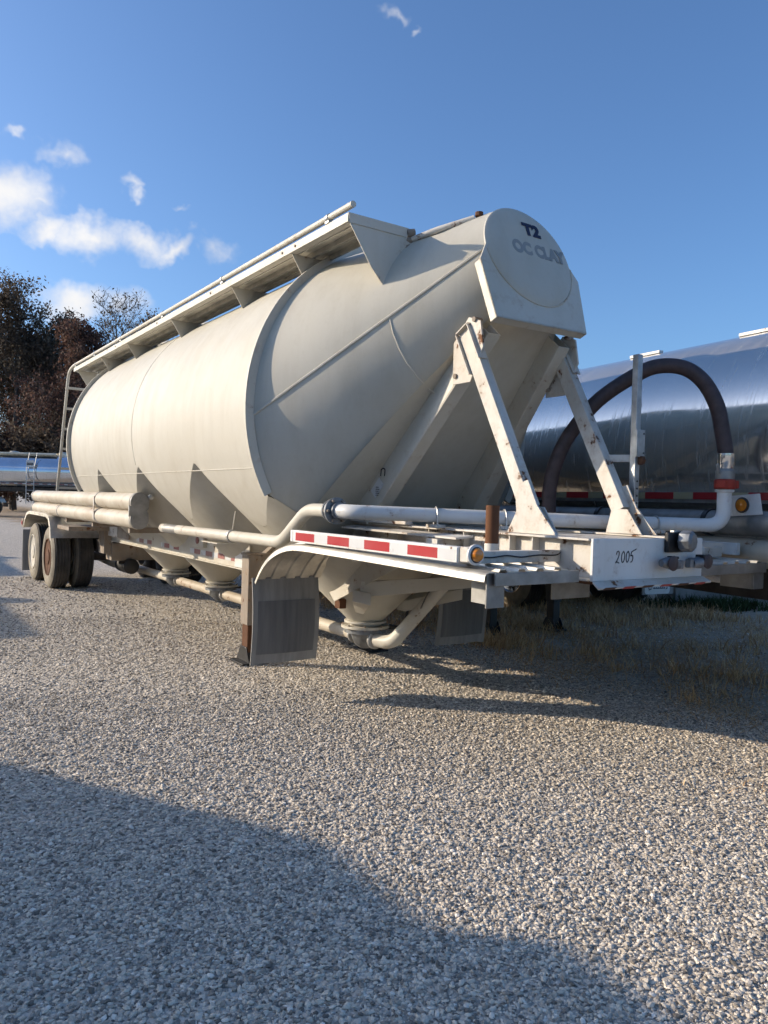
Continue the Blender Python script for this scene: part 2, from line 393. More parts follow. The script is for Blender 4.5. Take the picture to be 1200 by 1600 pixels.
def inst(src, name, parent, loc=(0,0,0), rot=None):
    o = bpy.data.objects.new(name, src.data); col.objects.link(o); o.parent = parent; o.location = loc
    if rot: o.rotation_euler = rot
    for md in src.modifiers:
        if md.type == 'BEVEL':
            b = o.modifiers.new('bevel', 'BEVEL'); b.width = md.width; b.segments = md.segments; b.limit_method = 'ANGLE'; b.angle_limit = md.angle_limit
    return o
def smooth_path(pts, n=8):
    P = [Vector(p) for p in pts]; out = []
    for i in range(len(P)-1):
        p0 = P[max(i-1,0)]; p1 = P[i]; p2 = P[i+1]; p3 = P[min(i+2,len(P)-1)]
        for k in range(n):
            t = k/n; out.append(0.5*((2*p1)+(p2-p0)*t+(2*p0-5*p1+4*p2-p3)*t*t+(3*p1-p0-3*p2+p3)*t**3))
    out.append(P[-1]); return out
def round_path(pts, r, n=6):
    """polyline with rounded corners"""
    P = [Vector(p) for p in pts]; out = [P[0]]
    for i in range(1, len(P)-1):
        a = (P[i-1]-P[i]); b = (P[i+1]-P[i]); rr = min(r, a.length*.49, b.length*.49)
        q0 = P[i]+a.normalized()*rr; q1 = P[i]+b.normalized()*rr
        for k in range(n+1):
            t = k/n; out.append(q0*(1-t)**2 + P[i]*2*t*(1-t) + q1*t*t)
    out.append(P[-1]); return out
def text_obj(body, name, mat, parent, origin, X, U, size, off=0.0, shear=0.0, extrude=.0012, sx=1.0):
    cu = bpy.data.curves.new('txt', 'FONT'); cu.body = body; cu.size = size; cu.align_x = 'CENTER'; cu.align_y = 'CENTER'
    cu.offset = off; cu.shear = shear; cu.extrude = extrude
    t = bpy.data.objects.new('txt', cu); col.objects.link(t)
    dg = bpy.context.evaluated_depsgraph_get(); me = bpy.data.meshes.new_from_object(t.evaluated_get(dg))
    bpy.data.objects.remove(t, do_unlink=True)
    X = Vector(X).normalized(); U = Vector(U).normalized(); Nn = X.cross(U); o = Vector(origin)
    for v in me.vertices:
        c = v.co.copy(); v.co = o + X*(c.x*sx) + U*c.y + Nn*(c.z+extrude)
    me.materials.clear(); me.materials.append(MATS[mat]); me.name = name
    ob = bpy.data.objects.new(name, me); col.objects.link(ob); ob.parent = parent; return ob
def strokes(name, lines, mat, parent, origin, X, U, w):
    X = Vector(X).normalized(); U = Vector(U).normalized(); Nn = X.cross(U); o = Vector(origin); b = MB()
    for ln in lines:
        P = smooth_path([o + X*x + U*y for x, y in ln], 5)
        L_, R_ = [], []
        for i in range(len(P)):
            d = (P[min(i+1,len(P)-1)]-P[max(i-1,0)]).normalized(); n_ = Nn.cross(d)
            L_.append(P[i]+n_*w/2); R_.append(P[i]-n_*w/2)
        k = len(P)
        b.add([p+Nn*.0015 for p in L_]+[p+Nn*.0015 for p in R_]+[p for p in L_]+[p for p in R_],
              [(i,i+1,k+i+1,k+i) for i in range(k-1)]+[(2*k+i,i,i+1,2*k+i+1) for i in range(k-1)]+[(3*k+i,k+i,k+i+1,3*k+i+1) for i in range(k-1)])
    return b.build(name, mat, parent)

# ------------------------------------------------------------------ ground
g = MB(); g.add([(-900,-900,0),(900,-900,0),(900,900,0),(-900,900,0)], [(0,1,2,3)])
ground = tag(g.build('ground', 'gravel_ground'), kind='structure')

def gravel():
    pts, scl, rot = [], [], []
    def zone(d0, d1, dens, lo, hi, mar):
        area_w = lambda d: 1.06*d + 2*mar
        A = (area_w(d0)+area_w(d1))/2*(d1-d0); n = int(A*dens)
        d = d0 + (d1-d0)*np.sqrt(rng.random(n)*(1-(area_w(d0)/area_w(d1))**2)+(area_w(d0)/area_w(d1))**2) if False else d0+(d1-d0)*rng.random(n)
        keep = rng.random(n) < (area_w(0)+1.06*d)/area_w(d1); d = d[keep]; n = len(d)
        x = (rng.random(n)-.5)*(1.06*d + 2*mar)
        s = lo + (hi-lo)*rng.random(n)**2.2
        return np.c_[x, d, np.zeros(n)], s
    Z = [zone(1.55, 3.2, 13500, .0034, .0118, .8), zone(3.2, 5.5, 7500, .0042, .0122, .9), zone(5.5, 9.0, 1900, .0060, .0140, 1.0), zone(9.0, 13.0, 300, .010, .018, 1.0)]
    P = np.concatenate([z[0] for z in Z]); S = np.concatenate([z[1] for z in Z])
    # thinner in the dirt strip beyond the bulk trailer
    lat = P[:,0]*BX.x + P[:,1]*BX.y - ORG.dot(BX); lng = P[:,0]*AX.x + P[:,1]*AX.y - ORG.dot(AX)
    keep = rng.random(len(P)) > np.clip((lat-.9)*.55, 0, .86); P, S = P[keep], S[keep]
    dr = np.sin(P[:,0]*1.1+1.3*np.sin(P[:,1]*.7))*np.sin(P[:,1]*1.6+P[:,0]*.5)
    keep = rng.random(len(P)) > np.clip(dr-.25, 0, .6)*.7; P, S = P[keep], S[keep]
    n = len(P); P[:,2] = S*(rng.random(n)*.5-.1)
    V3 = np.c_[S*(.8+.6*rng.random(n)), S*(.7+.4*rng.random(n)), S*(.36+.30*rng.random(n))]
    Rt = np.c_[(rng.random(n)-.5)*.9, (rng.random(n)-.5)*.9, rng.random(n)*6.283]
    me = bpy.data.meshes.new('gravel'); me.vertices.add(n); me.vertices.foreach_set('co', P.astype(np.float32).ravel())
    for nm, arr in (('scl', V3), ('rot', Rt)):
        a = me.attributes.new(nm, 'FLOAT_VECTOR', 'POINT'); a.data.foreach_set('vector', arr.astype(np.float32).ravel())
    me.materials.append(MATS['stone'])
    ob = bpy.data.objects.new('gravel', me); col.objects.link(ob)
    tag(ob, 'loose pale grey crushed stone covering the yard in the foreground', 'gravel', kind='stuff')
    ng = bpy.data.node_groups.new('gravel', 'GeometryNodeTree')
    ng.interface.new_socket('Geometry', in_out='INPUT', socket_type='NodeSocketGeometry'); ng.interface.new_socket('Geometry', in_out='OUTPUT', socket_type='NodeSocketGeometry')
    N = lambda t: ng.nodes.new(t); L = ng.links.new
    gi = N('NodeGroupInput'); go = N('NodeGroupOutput'); join = N('GeometryNodeJoinGeometry')
    for k in range(5):
        ico = N('GeometryNodeMeshIcoSphere'); ico.inputs['Subdivisions'].default_value = 1; ico.inputs['Radius'].default_value = 1
        vo = N('ShaderNodeTexVoronoi'); vo.voronoi_dimensions = '3D'; vo.inputs['Scale'].default_value = .8
        pos = N('GeometryNodeInputPosition'); ad = N('ShaderNodeVectorMath'); ad.operation = 'ADD'; ad.inputs[1].default_value = (k*7.3+.31, k*3.1, k*5.7)
        L(pos.outputs[0], ad.inputs[0]); L(ad.outputs[0], vo.inputs['Vector'])
        mr = N('ShaderNodeMapRange'); L(vo.outputs['Distance'], mr.inputs['Value']); mr.inputs['From Max'].default_value = .9; mr.inputs['To Min'].default_value = 1.4; mr.inputs['To Max'].default_value = .66
        sc = N('ShaderNodeVectorMath'); sc.operation = 'SCALE'; L(pos.outputs[0], sc.inputs[0]); L(mr.outputs[0], sc.inputs['Scale'])
        sp = N('GeometryNodeSetPosition'); L(ico.outputs['Mesh'], sp.inputs['Geometry']); L(sc.outputs[0], sp.inputs['Position'])
        sm = N('GeometryNodeSetMaterial'); sm.inputs['Material'].default_value = MATS['stone']; L(sp.outputs[0], sm.inputs['Geometry'])
        gt = N('GeometryNodeGeometryToInstance'); L(sm.outputs[0], gt.inputs[0]); L(gt.outputs[0], join.inputs[0])
    ip = N('GeometryNodeInstanceOnPoints'); L(gi.outputs[0], ip.inputs['Points']); L(join.outputs[0], ip.inputs['Instance']); ip.inputs['Pick Instance'].default_value = True
    rv = N('FunctionNodeRandomValue'); rv.data_type = 'INT'; rv.inputs['Min'].default_value = 0; rv.inputs['Max'].default_value = 4
    for sck in rv.outputs:
        if sck.type == 'INT' and sck.enabled: L(sck, ip.inputs['Instance Index'])
    for nm, skt in (('scl', 'Scale'), ('rot', 'Rotation')):
        na = N('GeometryNodeInputNamedAttribute'); na.data_type = 'FLOAT_VECTOR'; na.inputs['Name'].default_value = nm
        src = [s_ for s_ in na.outputs if s_.name == 'Attribute' and s_.enabled][0]
        if skt == 'Rotation':
            er = N('FunctionNodeEulerToRotation'); L(src, er.inputs[0]); src = er.outputs[0]
        L(src, ip.inputs[skt])
    L(ip.outputs[0], go.inputs[0])
    md = ob.modifiers.new('gravel', 'NODES'); md.node_group = ng
gravel()

# ------------------------------------------------------------------ the dry bulk trailer  (x across, y rearwards, z up; front face of the nose beam at y=0)
T = empty('bulk_tank_trailer', ORG, THETA)
tag(T, 'cream dry bulk tank trailer with hopper bottom and T2 on its nose', 'trailer')
R0, ZC, YF, YR = 1.275, 2.10, 2.36, 8.0
HC = Vector((0, .987, 3.03)); HR = .357; HT = .374
HU = Vector((0, sin(HT), cos(HT))); HN = Vector((0, -cos(HT), sin(HT)))
HOP = [2.78, 4.355, 5.93, 7.51]
ZA, KC = .324, 1.028

def tank_shell():
    YM = YF+YR
    def f_cones(P):
        return np.max([(P[:,2]-ZA)*KC - np.hypot(P[:,0], P[:,1]-y) for y in HOP], axis=0)
    def f_under(P):             # sloping flat underside at both ends
        y = np.minimum(P[:,1], YM-P[:,1]); return P[:,2] - (1.158+(2.40-y)*1.046)
    hc, hu, hn = np.array(HC), np.array(HU), np.array(HN)
    def f_body(P):              # inside the barrel / the tapering ends
        y = np.minimum(P[:,1], YM-P[:,1]); x, z = P[:,0], P[:,2]
        barrel = R0 - np.hypot(x, z-ZC)
        t = np.clip((YF-y)/(YF-.987), 0, 1)
        for _ in range(6):      # ring plane through the point
            cy = YF+(hc[1]-YF)*t; cz = ZC+(hc[2]-ZC)*t; a = HT*t
            e = (y-cy)*np.cos(a) - (z-cz)*np.sin(a); t = np.clip(t + e/(YF-.987)*-1.0, 0, 1.2)
        cy = YF+(hc[1]-YF)*t; cz = ZC+(hc[2]-ZC)*t; a = HT*t
        u = (y-cy)*np.sin(a) + (z-cz)*np.cos(a); taper = R0+(HR-R0)*t - np.hypot(x, u)
        return np.where(y >= YF, barrel, taper)
    def clip(V, T, fn):
        V = np.asarray(V, float); F = fn(V); out = []; extra = []; cache = {}
        def cut(i, j):
            k = (i, j) if i < j else (j, i)
            if k not in cache:
                t = F[i]/(F[i]-F[j]); cache[k] = len(V)+len(extra); extra.append(V[i]+(V[j]-V[i])*t)
            return cache[k]
        for t in T:
            m = [F[i] >= 0 for i in t]; n = sum(m)
            if n == 3: out.append(t)
            elif n == 1:
                q = m.index(True); i, j, k = t[q], t[(q+1)%3], t[(q+2)%3]; out.append((i, cut(i,j), cut(i,k)))
            elif n == 2:
                q = m.index(False); i, j, k = t[q], t[(q+1)%3], t[(q+2)%3]; c1, c2 = cut(i,j), cut(i,k); out += [(c1, j, k), (c1, k, c2)]
        return (np.vstack([V]+[np.array(extra)]) if extra else V), out
    def grid(rows, closed=True):
        n = len(rows[0]); V = [p for r in rows for p in r]; T = []
        for i in range(len(rows)-1):
            for j in range(n if closed else n-1):
                q = (i*n+j, i*n+(j+1)%n, (i+1)*n+(j+1)%n, (i+1)*n+j); T += [(q[0],q[1],q[2]), (q[0],q[2],q[3])]
        return np.array(V), T
    n = 144; ang = [2*pi*j/n for j in range(n)]
    def ring(y): return [(R0*cos(a), y, ZC + R0*sin(a)) for a in ang]
    def loft(t, rear):
        out = []
        for a in ang:
            p = Vector((R0*cos(a), YF, ZC+R0*sin(a))).lerp(HC + Vector((1,0,0))*(HR*cos(a)) + HU*(HR*sin(a)), t)
            out.append((p.x, YM-p.y if rear else p.y, p.z))
        return out
    pieces = []
    nb_ = 124
    V, T_ = grid([loft(1-k/36, False) for k in range(36)] + [ring(YF+(YR-YF)*k/nb_) for k in range(nb_+1)] + [loft(k/16, True) for k in range(1,17)])
    V, T_ = clip(V, T_, f_cones); V, T_ = clip(V, T_, f_under); pieces.append((V, T_))
    for k, yh in enumerate(HOP):
        zs = np.linspace(1.08, 2.05, 34)
        rows = [[((z-ZA)*KC*cos(a), yh+(z-ZA)*KC*sin(a), z) for a in ang] for z in zs]
        V, T_ = grid(rows); lo = (HOP[k]+HOP[k-1])/2 if k else -9; hi = (HOP[k]+HOP[k+1])/2 if k < 3 else 99
        V, T_ = clip(V, T_, f_body); V, T_ = clip(V, T_, lambda P: np.minimum(P[:,1]-lo, hi-P[:,1])); V, T_ = clip(V, T_, f_under); pieces.append((V, T_))
    for rear in (False, True):
        rows = [[(x, YM-y if rear else y, 1.158+(2.40-y)*1.046) for x in np.linspace(-1.25,1.25,60)] for y in np.linspace(.80,2.40,50)]
        V, T_ = grid(rows, False); V, T_ = clip(V, T_, f_body); V, T_ = clip(V, T_, f_cones)
        V, T_ = clip(V, T_, lambda P: -((np.minimum(P[:,1], YM-P[:,1])-hc[1])*hn[1] + (P[:,2]-hc[2])*hn[2]) - .004); pieces.append((V, T_))
    AV, AT, off = [], [], 0
    for V, T_ in pieces:
        used = sorted({i for t in T_ for i in t}); mp = {o: q+off for q, o in enumerate(used)}
        AV += [tuple(V[i]) for i in used]; AT += [tuple(mp[i] for i in t) for t in T_]; off += len(used)
    me = bpy.data.meshes.new('tank_shell'); me.from_pydata(AV, [], AT)
    me.materials.append(MATS['cream'])
    bm = bmesh.new(); bm.from_mesh(me); bmesh.ops.recalc_face_normals(bm, faces=bm.faces); bm.to_mesh(me); bm.free()
    me.polygons.foreach_set('use_smooth', [True]*len(me.polygons)); me.set_sharp_from_angle(angle=radians(40)); me.update()
    body = bpy.data.objects.new('tank_shell', me); col.objects.link(body); body.parent = T
    return body
shell = tank_shell()
for k, y in enumerate(HOP):     # lower halves of the hoppers hang clear of the barrel
    zt = 1.175
    h_ = MB().lathe([((z-ZA)*KC-.004, z) for z in (.45,.6,.8,1.0,zt)]+[(.5, zt+.01)], (0,y,0), n=96)
    h_.build('hopper', 'cream', T, ang=30)

def ring_band(y, a0, a1, name='stiffener_ring'):
    b = MB(); n = 90; w = .07; rows = []
    prof = [(R0-.02, -w/2), (R0+.045, -w/2), (R0+.045, -w/2+.030), (R0+.010, -w/2+.022), (R0+.010, w/2), (R0-.02, w/2)]
    vs = []; k = len(prof)
    for i in range(n+1):
        a = a0+(a1-a0)*i/n
        for r, dy in prof: vs.append((r*cos(a), y+dy, ZC+r*sin(a)))
    fs = [tuple(range(k)), tuple(n*k+j for j in reversed(range(k)))]
    for i in range(n):
        for j in range(k): fs.append((i*k+j, i*k+(j+1)%k, (i+1)*k+(j+1)%k, (i+1)*k+j))
    return b.add(vs, fs).build(name, 'cream_part', T, ang=30)
ring_band(YF, -.50, pi+.50); ring_band(YR, -.50, pi+.50)
# weld beads and seams
def bead(path, r, name='weld_seam', mat='cream_part'): return MB().tube(path, r, 6).build(name, mat, shell)
for sx in (-1, 1):
    a = math.asin((1.665-ZC)/R0)
    bead([(sx*(R0)*cos(a), y, 1.665) for y in (YF+.06, 4, 6, YR-.05)], .0045)
    ph = -.072      # ruling of the nose cone followed by the raised side seam
    A_ = Vector((sx*R0*cos(ph), YF, ZC+R0*sin(ph))); ph2 = -.02
    B_ = HC + Vector((sx*HR*cos(ph2), 0, 0)) + HU*(HR*sin(ph2))
    bead([A_, A_.lerp(B_, .5)+Vector((sx*.004,0,0)), B_], .010)
    # cross seam low on the cone
    pts = []
    for k in range(7):
        f = .62 + .03*k/6; ph = -.06 - .95*k/6
        p = Vector((sx*R0*cos(ph), YF, ZC+R0*sin(ph))).lerp(HC + Vector((sx*HR*cos(ph), 0, 0)) + HU*(HR*sin(ph)), f); pts.append(p)
    bead(pts, .006)
for y in (5.2,):
    bead([((R0+.0005)*cos(t), y, ZC+(R0+.0005)*sin(t)) for t in np.linspace(-.28 if y == 5.2 else .1, pi+.28, 60)], .0026)

# nose head, its lower apron and lettering
hd = MB().lathe([(.001,.034),(.2,.032),(.31,.026),(HR-.008,.012),(HR+.004,.004),(HR+.004,-.02),(.3,-.02)], HC, HN, 72).build('nose_head', 'cream', T, ang=50)
def pl(x, u, n=0.0): return HC + Vector((1,0,0))*x + HU*u + HN*n
ap = MB()
out = [(-.352,.03),(-.440,-.11),(-.428,-.515),(.345,-.505),(.412,-.10),(.345,.03)]
ap.prism([pl(x,u,-.006) for x,u in out], HN*.012)
for i in (1,2,3):
    (x0,u0),(x1,u1) = out[i],out[i+1]
    ap.prism([pl(x0,u0,.006),pl(x1,u1,.006),pl(x1*.985,u1+.012*(i==2),.006),pl(x0*.985,u0+.012*(i==2),.006)], -HN*.060)
ap.build('nose_apron', 'cream_part', T, .004)
rh = MB().lathe([(.001,.03),(.3,.024),(HR+.004,.004),(HR+.004,-.02),(.3,-.02)], (0,YF+YR-HC.y,HC.z), (0,cos(HT),sin(HT)), 48).build('tail_head', 'cream', T, ang=50)
bd = MB().tube([pl((HR+.004)*cos(a), (HR+.004)*sin(a), .008) for a in np.linspace(-pi*.98, -.02*pi, 40)], .006, 6).build('weld_seam', 'tube_worn', hd)
text_obj('T2', 'unit_lettering', 'navy', hd, pl(.05,.185,.034), (1,0,0), HU, .118, off=.0065, sx=1.10)
text_obj('OC CLAY', 'faded_lettering', 'faint_grey', hd, pl(.068,.030,.032), (1,0,0), HU, .122, off=.0075, sx=.86)

# sloping channels under the nose cone
def nose_channel(sx):
    # splayed: closer together at the apron than at the deck
    i0, i1 = Vector((sx*.252,.955,2.50)), Vector((sx*.395,2.02,1.292))
    o0, o1 = Vector((sx*.355,.955,2.50)), Vector((sx*.505,2.02,1.292))
    d = (o1-o0).normalized(); nrm = Vector((0,.75,.66)).normalized()
    b = MB()
    b.prism([o0, o1, o1+nrm*.245, o0+nrm*.16], (-sx*.008,0,0))
    b.prism([i0, i1, i1+nrm*.235, i0+nrm*.15], (sx*.008,0,0))
    b.prism([o0-nrm*.0005, o1-nrm*.0005, i1-nrm*.0005, i0-nrm*.0005], -nrm*.010)
    return b.build('nose_channel', 'cream_part', T, .003)
nc = [nose_channel(-1), nose_channel(1)]
# stickers and stencil on the near channel's web
o0_, o1_ = Vector((-.355,.955,2.50)), Vector((-.505,2.02,1.292)); dn_ = (o1_-o0_).normalized(); nu_ = Vector((0,.75,.66)).normalized(); out_ = dn_.cross(nu_).normalized()
if out_.x > 0: out_ = -out_
def web(f, h): return o0_ + (o1_-o0_)*f + nu_*h + out_*.003
MB().prism([web(.80,.06), web(.88,.06), web(.88,.14), web(.80,.14)], out_*.001).build('sticker', 'reflect_white', nc[0])
yv = Vector((0,-1,.0)) - out_*Vector((0,-1,0)).dot(out_); zv = Vector((0,0,1)) - out_*Vector((0,0,1)).dot(out_)
strokes('stencil_mark', [[(0,0),(.0,.05)],[(0,.045),(.02,.054),(.042,.045),(.043,0)]], 'marker_black', nc[0], web(.79,.13)+out_*.001, yv, zv, .009)
for k in range(5): strokes('sticker_lettering', [[(0,0),(.012,.001),(.034+.008*(k%2),0)]], 'marker_black', nc[0], web(.86,.085)+out_*.0022+Vector((0,0,.014*k-.02)), yv, zv, .005)

# front A-frame struts
def strut(sx):
    b = MB(); x0, x1 = sx*.425, sx*.355
    c0, c1 = Vector((0,1.085,2.50)), Vector((0,.515,1.44)); d = (c1-c0).normalized(); s = Vector((0,-d.z,d.y))*.048
    X = lambda x: Vector((x,0,0))
    b.prism([X(x0)+c0+s, X(x0)+c0-s, X(x0)+c1-s, X(x0)+c1+s], (-sx*.010,0,0))
    b.prism([X(x1)+c0+s, X(x1)+c0-s, X(x1)+c1-s, X(x1)+c1+s], (sx*.010,0,0))
    m0 = c0.lerp(c1,.33)
    for sg in (1,-1):
        st = c0
        b.prism([X(x0-sx*.0105)+st+s*sg, X(x0-sx*.0105)+c1+s*sg, X(x1+sx*.0105)+c1+s*sg, X(x1+sx*.0105)+st+s*sg], -s.normalized()*sg*.010)
    o = b.build('strut', 'white_rusty', T, .003)
    f = MB().prism([(sx*.428,.655,1.302),(sx*.428,.275,1.302),(sx*.428,.425,1.46),(sx*.428,.50,1.60),(sx*.428,.60,1.57),(sx*.428,.585,1.42)], (-sx*.012,0,0))
    f.prism([(sx*.35,.60,1.302),(sx*.35,.33,1.302),(sx*.35,.44,1.45),(sx*.35,.56,1.45)], (sx*.010,0,0))
    f.build('foot_gusset', 'white_rusty', o, .002)
    bk = MB().prism([(sx*.418,1.20,2.46),(sx*.418,1.06,2.60),(sx*.418,.95,2.56),(sx*.418,.92,2.40),(sx*.418,1.03,2.20),(sx*.418,1.20,2.20)], (-sx*.014,0,0)).build('bracket_plate', 'white_rusty', o, .002)
    for y, z in ((1.17,2.25),(1.0,2.575),(1.055,2.55)):
        MB().tube([(sx*.43,y,z),(sx*.37,y,z)], .016, 10).build('bolt', 'steel_dirty', o)
    # open channel head above the strut
    h = MB(); q0 = c0 + Vector((0,.02,.03)); 
    h.prism([X(sx*.445)+c0+s*1.15-d*.03, X(sx*.445)+c0+s*1.15+d*.26, X(sx*.375)+c0+s*1.15+d*.26, X(sx*.375)+c0+s*1.15-d*.03], s.normalized()*.008)
    h.prism([X(sx*.445)+c0-s*1.1-d*.03, X(sx*.445)+c0-s*1.1+d*.22, X(sx*.375)+c0-s*1.1+d*.22, X(sx*.375)+c0-s*1.1-d*.03], -s.normalized()*.008)
    h.prism([X(sx*.445)+c0-s*1.1-d*.032, X(sx*.445)+c0+s*1.15-d*.032, X(sx*.375)+c0+s*1.15-d*.032, X(sx*.375)+c0-s*1.1-d*.032], -d*.008)
    h.build('channel_head', 'white_rusty', o, .001)
    return o
struts = [strut(-1), strut(1)]

# front frame: rails, deck, nose beam
for sx in (-1, 1):
    b = MB()
    b.box(*sorted((sx*.395, sx*.405)), .03, 3.0, 1.095, 1.288)
    b.box(*sorted((sx*.36, sx*.465)), .022, 3.0, 1.288, 1.300)
    b.box(*sorted((sx*.36, sx*.465)), .03, 3.0, 1.085, 1.0945)
    for y in (.42, .60, .78, 1.0, 1.35, 1.7): b.box(*sorted((sx*.4055, sx*.455)), y, y+.010, 1.0955, 1.2875)
    b.build('frame_rail', 'white_rusty', T, .002)
MB().box(-.355,.355,.15,2.3,1.272,1.286).build('deck_plate', 'white_rusty', T)
for y in (.45,.95,1.45,1.95): MB().box(-.39,.39,y,y+.07,1.10,1.27).build('cross_member', 'white_rusty', T)
nb = MB().box(-.455,.455,0,.018,1.085,1.300)
nb.build('nose_beam', 'white_clean', T, .004)
lip = MB().prism([(-.455,-.002,1.088),(.455,-.002,1.088),(.475,-.050,1.062),(-.465,-.050,1.058)], (0,.003,-.010)).build('nose_lip', 'white_rusty', T, .002)
for k in range(6):
    x0 = -.44+.15*k; MB().prism([(x0,-.0515,1.048),(x0+.085,-.0515,1.0485),(x0+.11,-.0515,1.0600),(x0+.025,-.0515,1.0595)], (0,-.002,0)).build('hazard_stripe', 'red_paint' if k % 2 else 'rust', lip)
MB().box(-.44,.46,.03,1.2,1.068,1.082).build('coupler_plate', 'rust', T)
# handwritten year
S_ = .060
def dig(pts, x): return [[(x+a*S_*.62, b*S_) for a, b in ln] for ln in pts]
two = [[(.05,.72),(.2,.95),(.5,1.0),(.65,.75),(.4,.35),(.0,.02),(.25,.10),(.75,-.02)]]
zero = [[(.45,.98),(.12,.75),(.08,.3),(.3,.02),(.6,.2),(.7,.65),(.45,.98)]]
five = [[(.25,.9),(.12,.55),(.45,.6),(.6,.35),(.4,.05),(.05,.02)],[(.25,.9),(.6,.98),(1.25,1.12)]]
strokes('handwritten_year', dig(two,0)+dig(zero,.042)+dig(zero,.078)+dig(five,.112), 'marker_black', T, (-.285,-.0005,1.175), (1,0,0.02), (0.05,0,1), .0052)
# sockets and air couplings on the nose beam
sk = MB().box(.105,.245,-.03,-.001,1.225,1.335).build('connector_box', 'black_plastic', T, .006)
MB().lathe([(.04,0),(.055,.006),(.060,.02),(.058,.065),(.044,.078),(.002,.080)], (.205,-.03,1.288), (.25,-1,0), 8).build('connector_cover', 'grey_cast', sk, .003)
MB().box(.15,.215,-.028,-.005,1.335,1.345).build('hinge', 'galvanised', sk)
def gladhand(x, z, side):
    g_ = MB(); g_.lathe([(.020,0),(.022,.02),(.018,.06)], (x,0,z), (0,-1,0), 12)
    g_.tube([(x-.080*side,-.060,z+.006),(x-.045*side,-.068,z+.008),(x+.012*side,-.068,z),(x+.062*side,-.060,z-.006)], [.020,.030,.034,.024], 12)
    o = g_.build('gladhand', 'grey_cast', T)
    MB().lathe([(.038,0),(.041,.008),(.030,.014),(.022,.016)], (x-.028*side,-.092,z+.006), (0,-1,0), 16).build('seal', 'hose_rubber', o)
    MB().box(*sorted((x+.055*side,x+.095*side)),-.075,-.04,z-.028,z+.018).build('lock_tab', 'grey_cast', o, .004)
    MB().box(x-.018,x+.018,-.10,-.05,z+.028,z+.042).build('lock_tab', 'black_paint', o, .003)
gladhand(.085,1.168,1); gladhand(.335,1.172,-1)

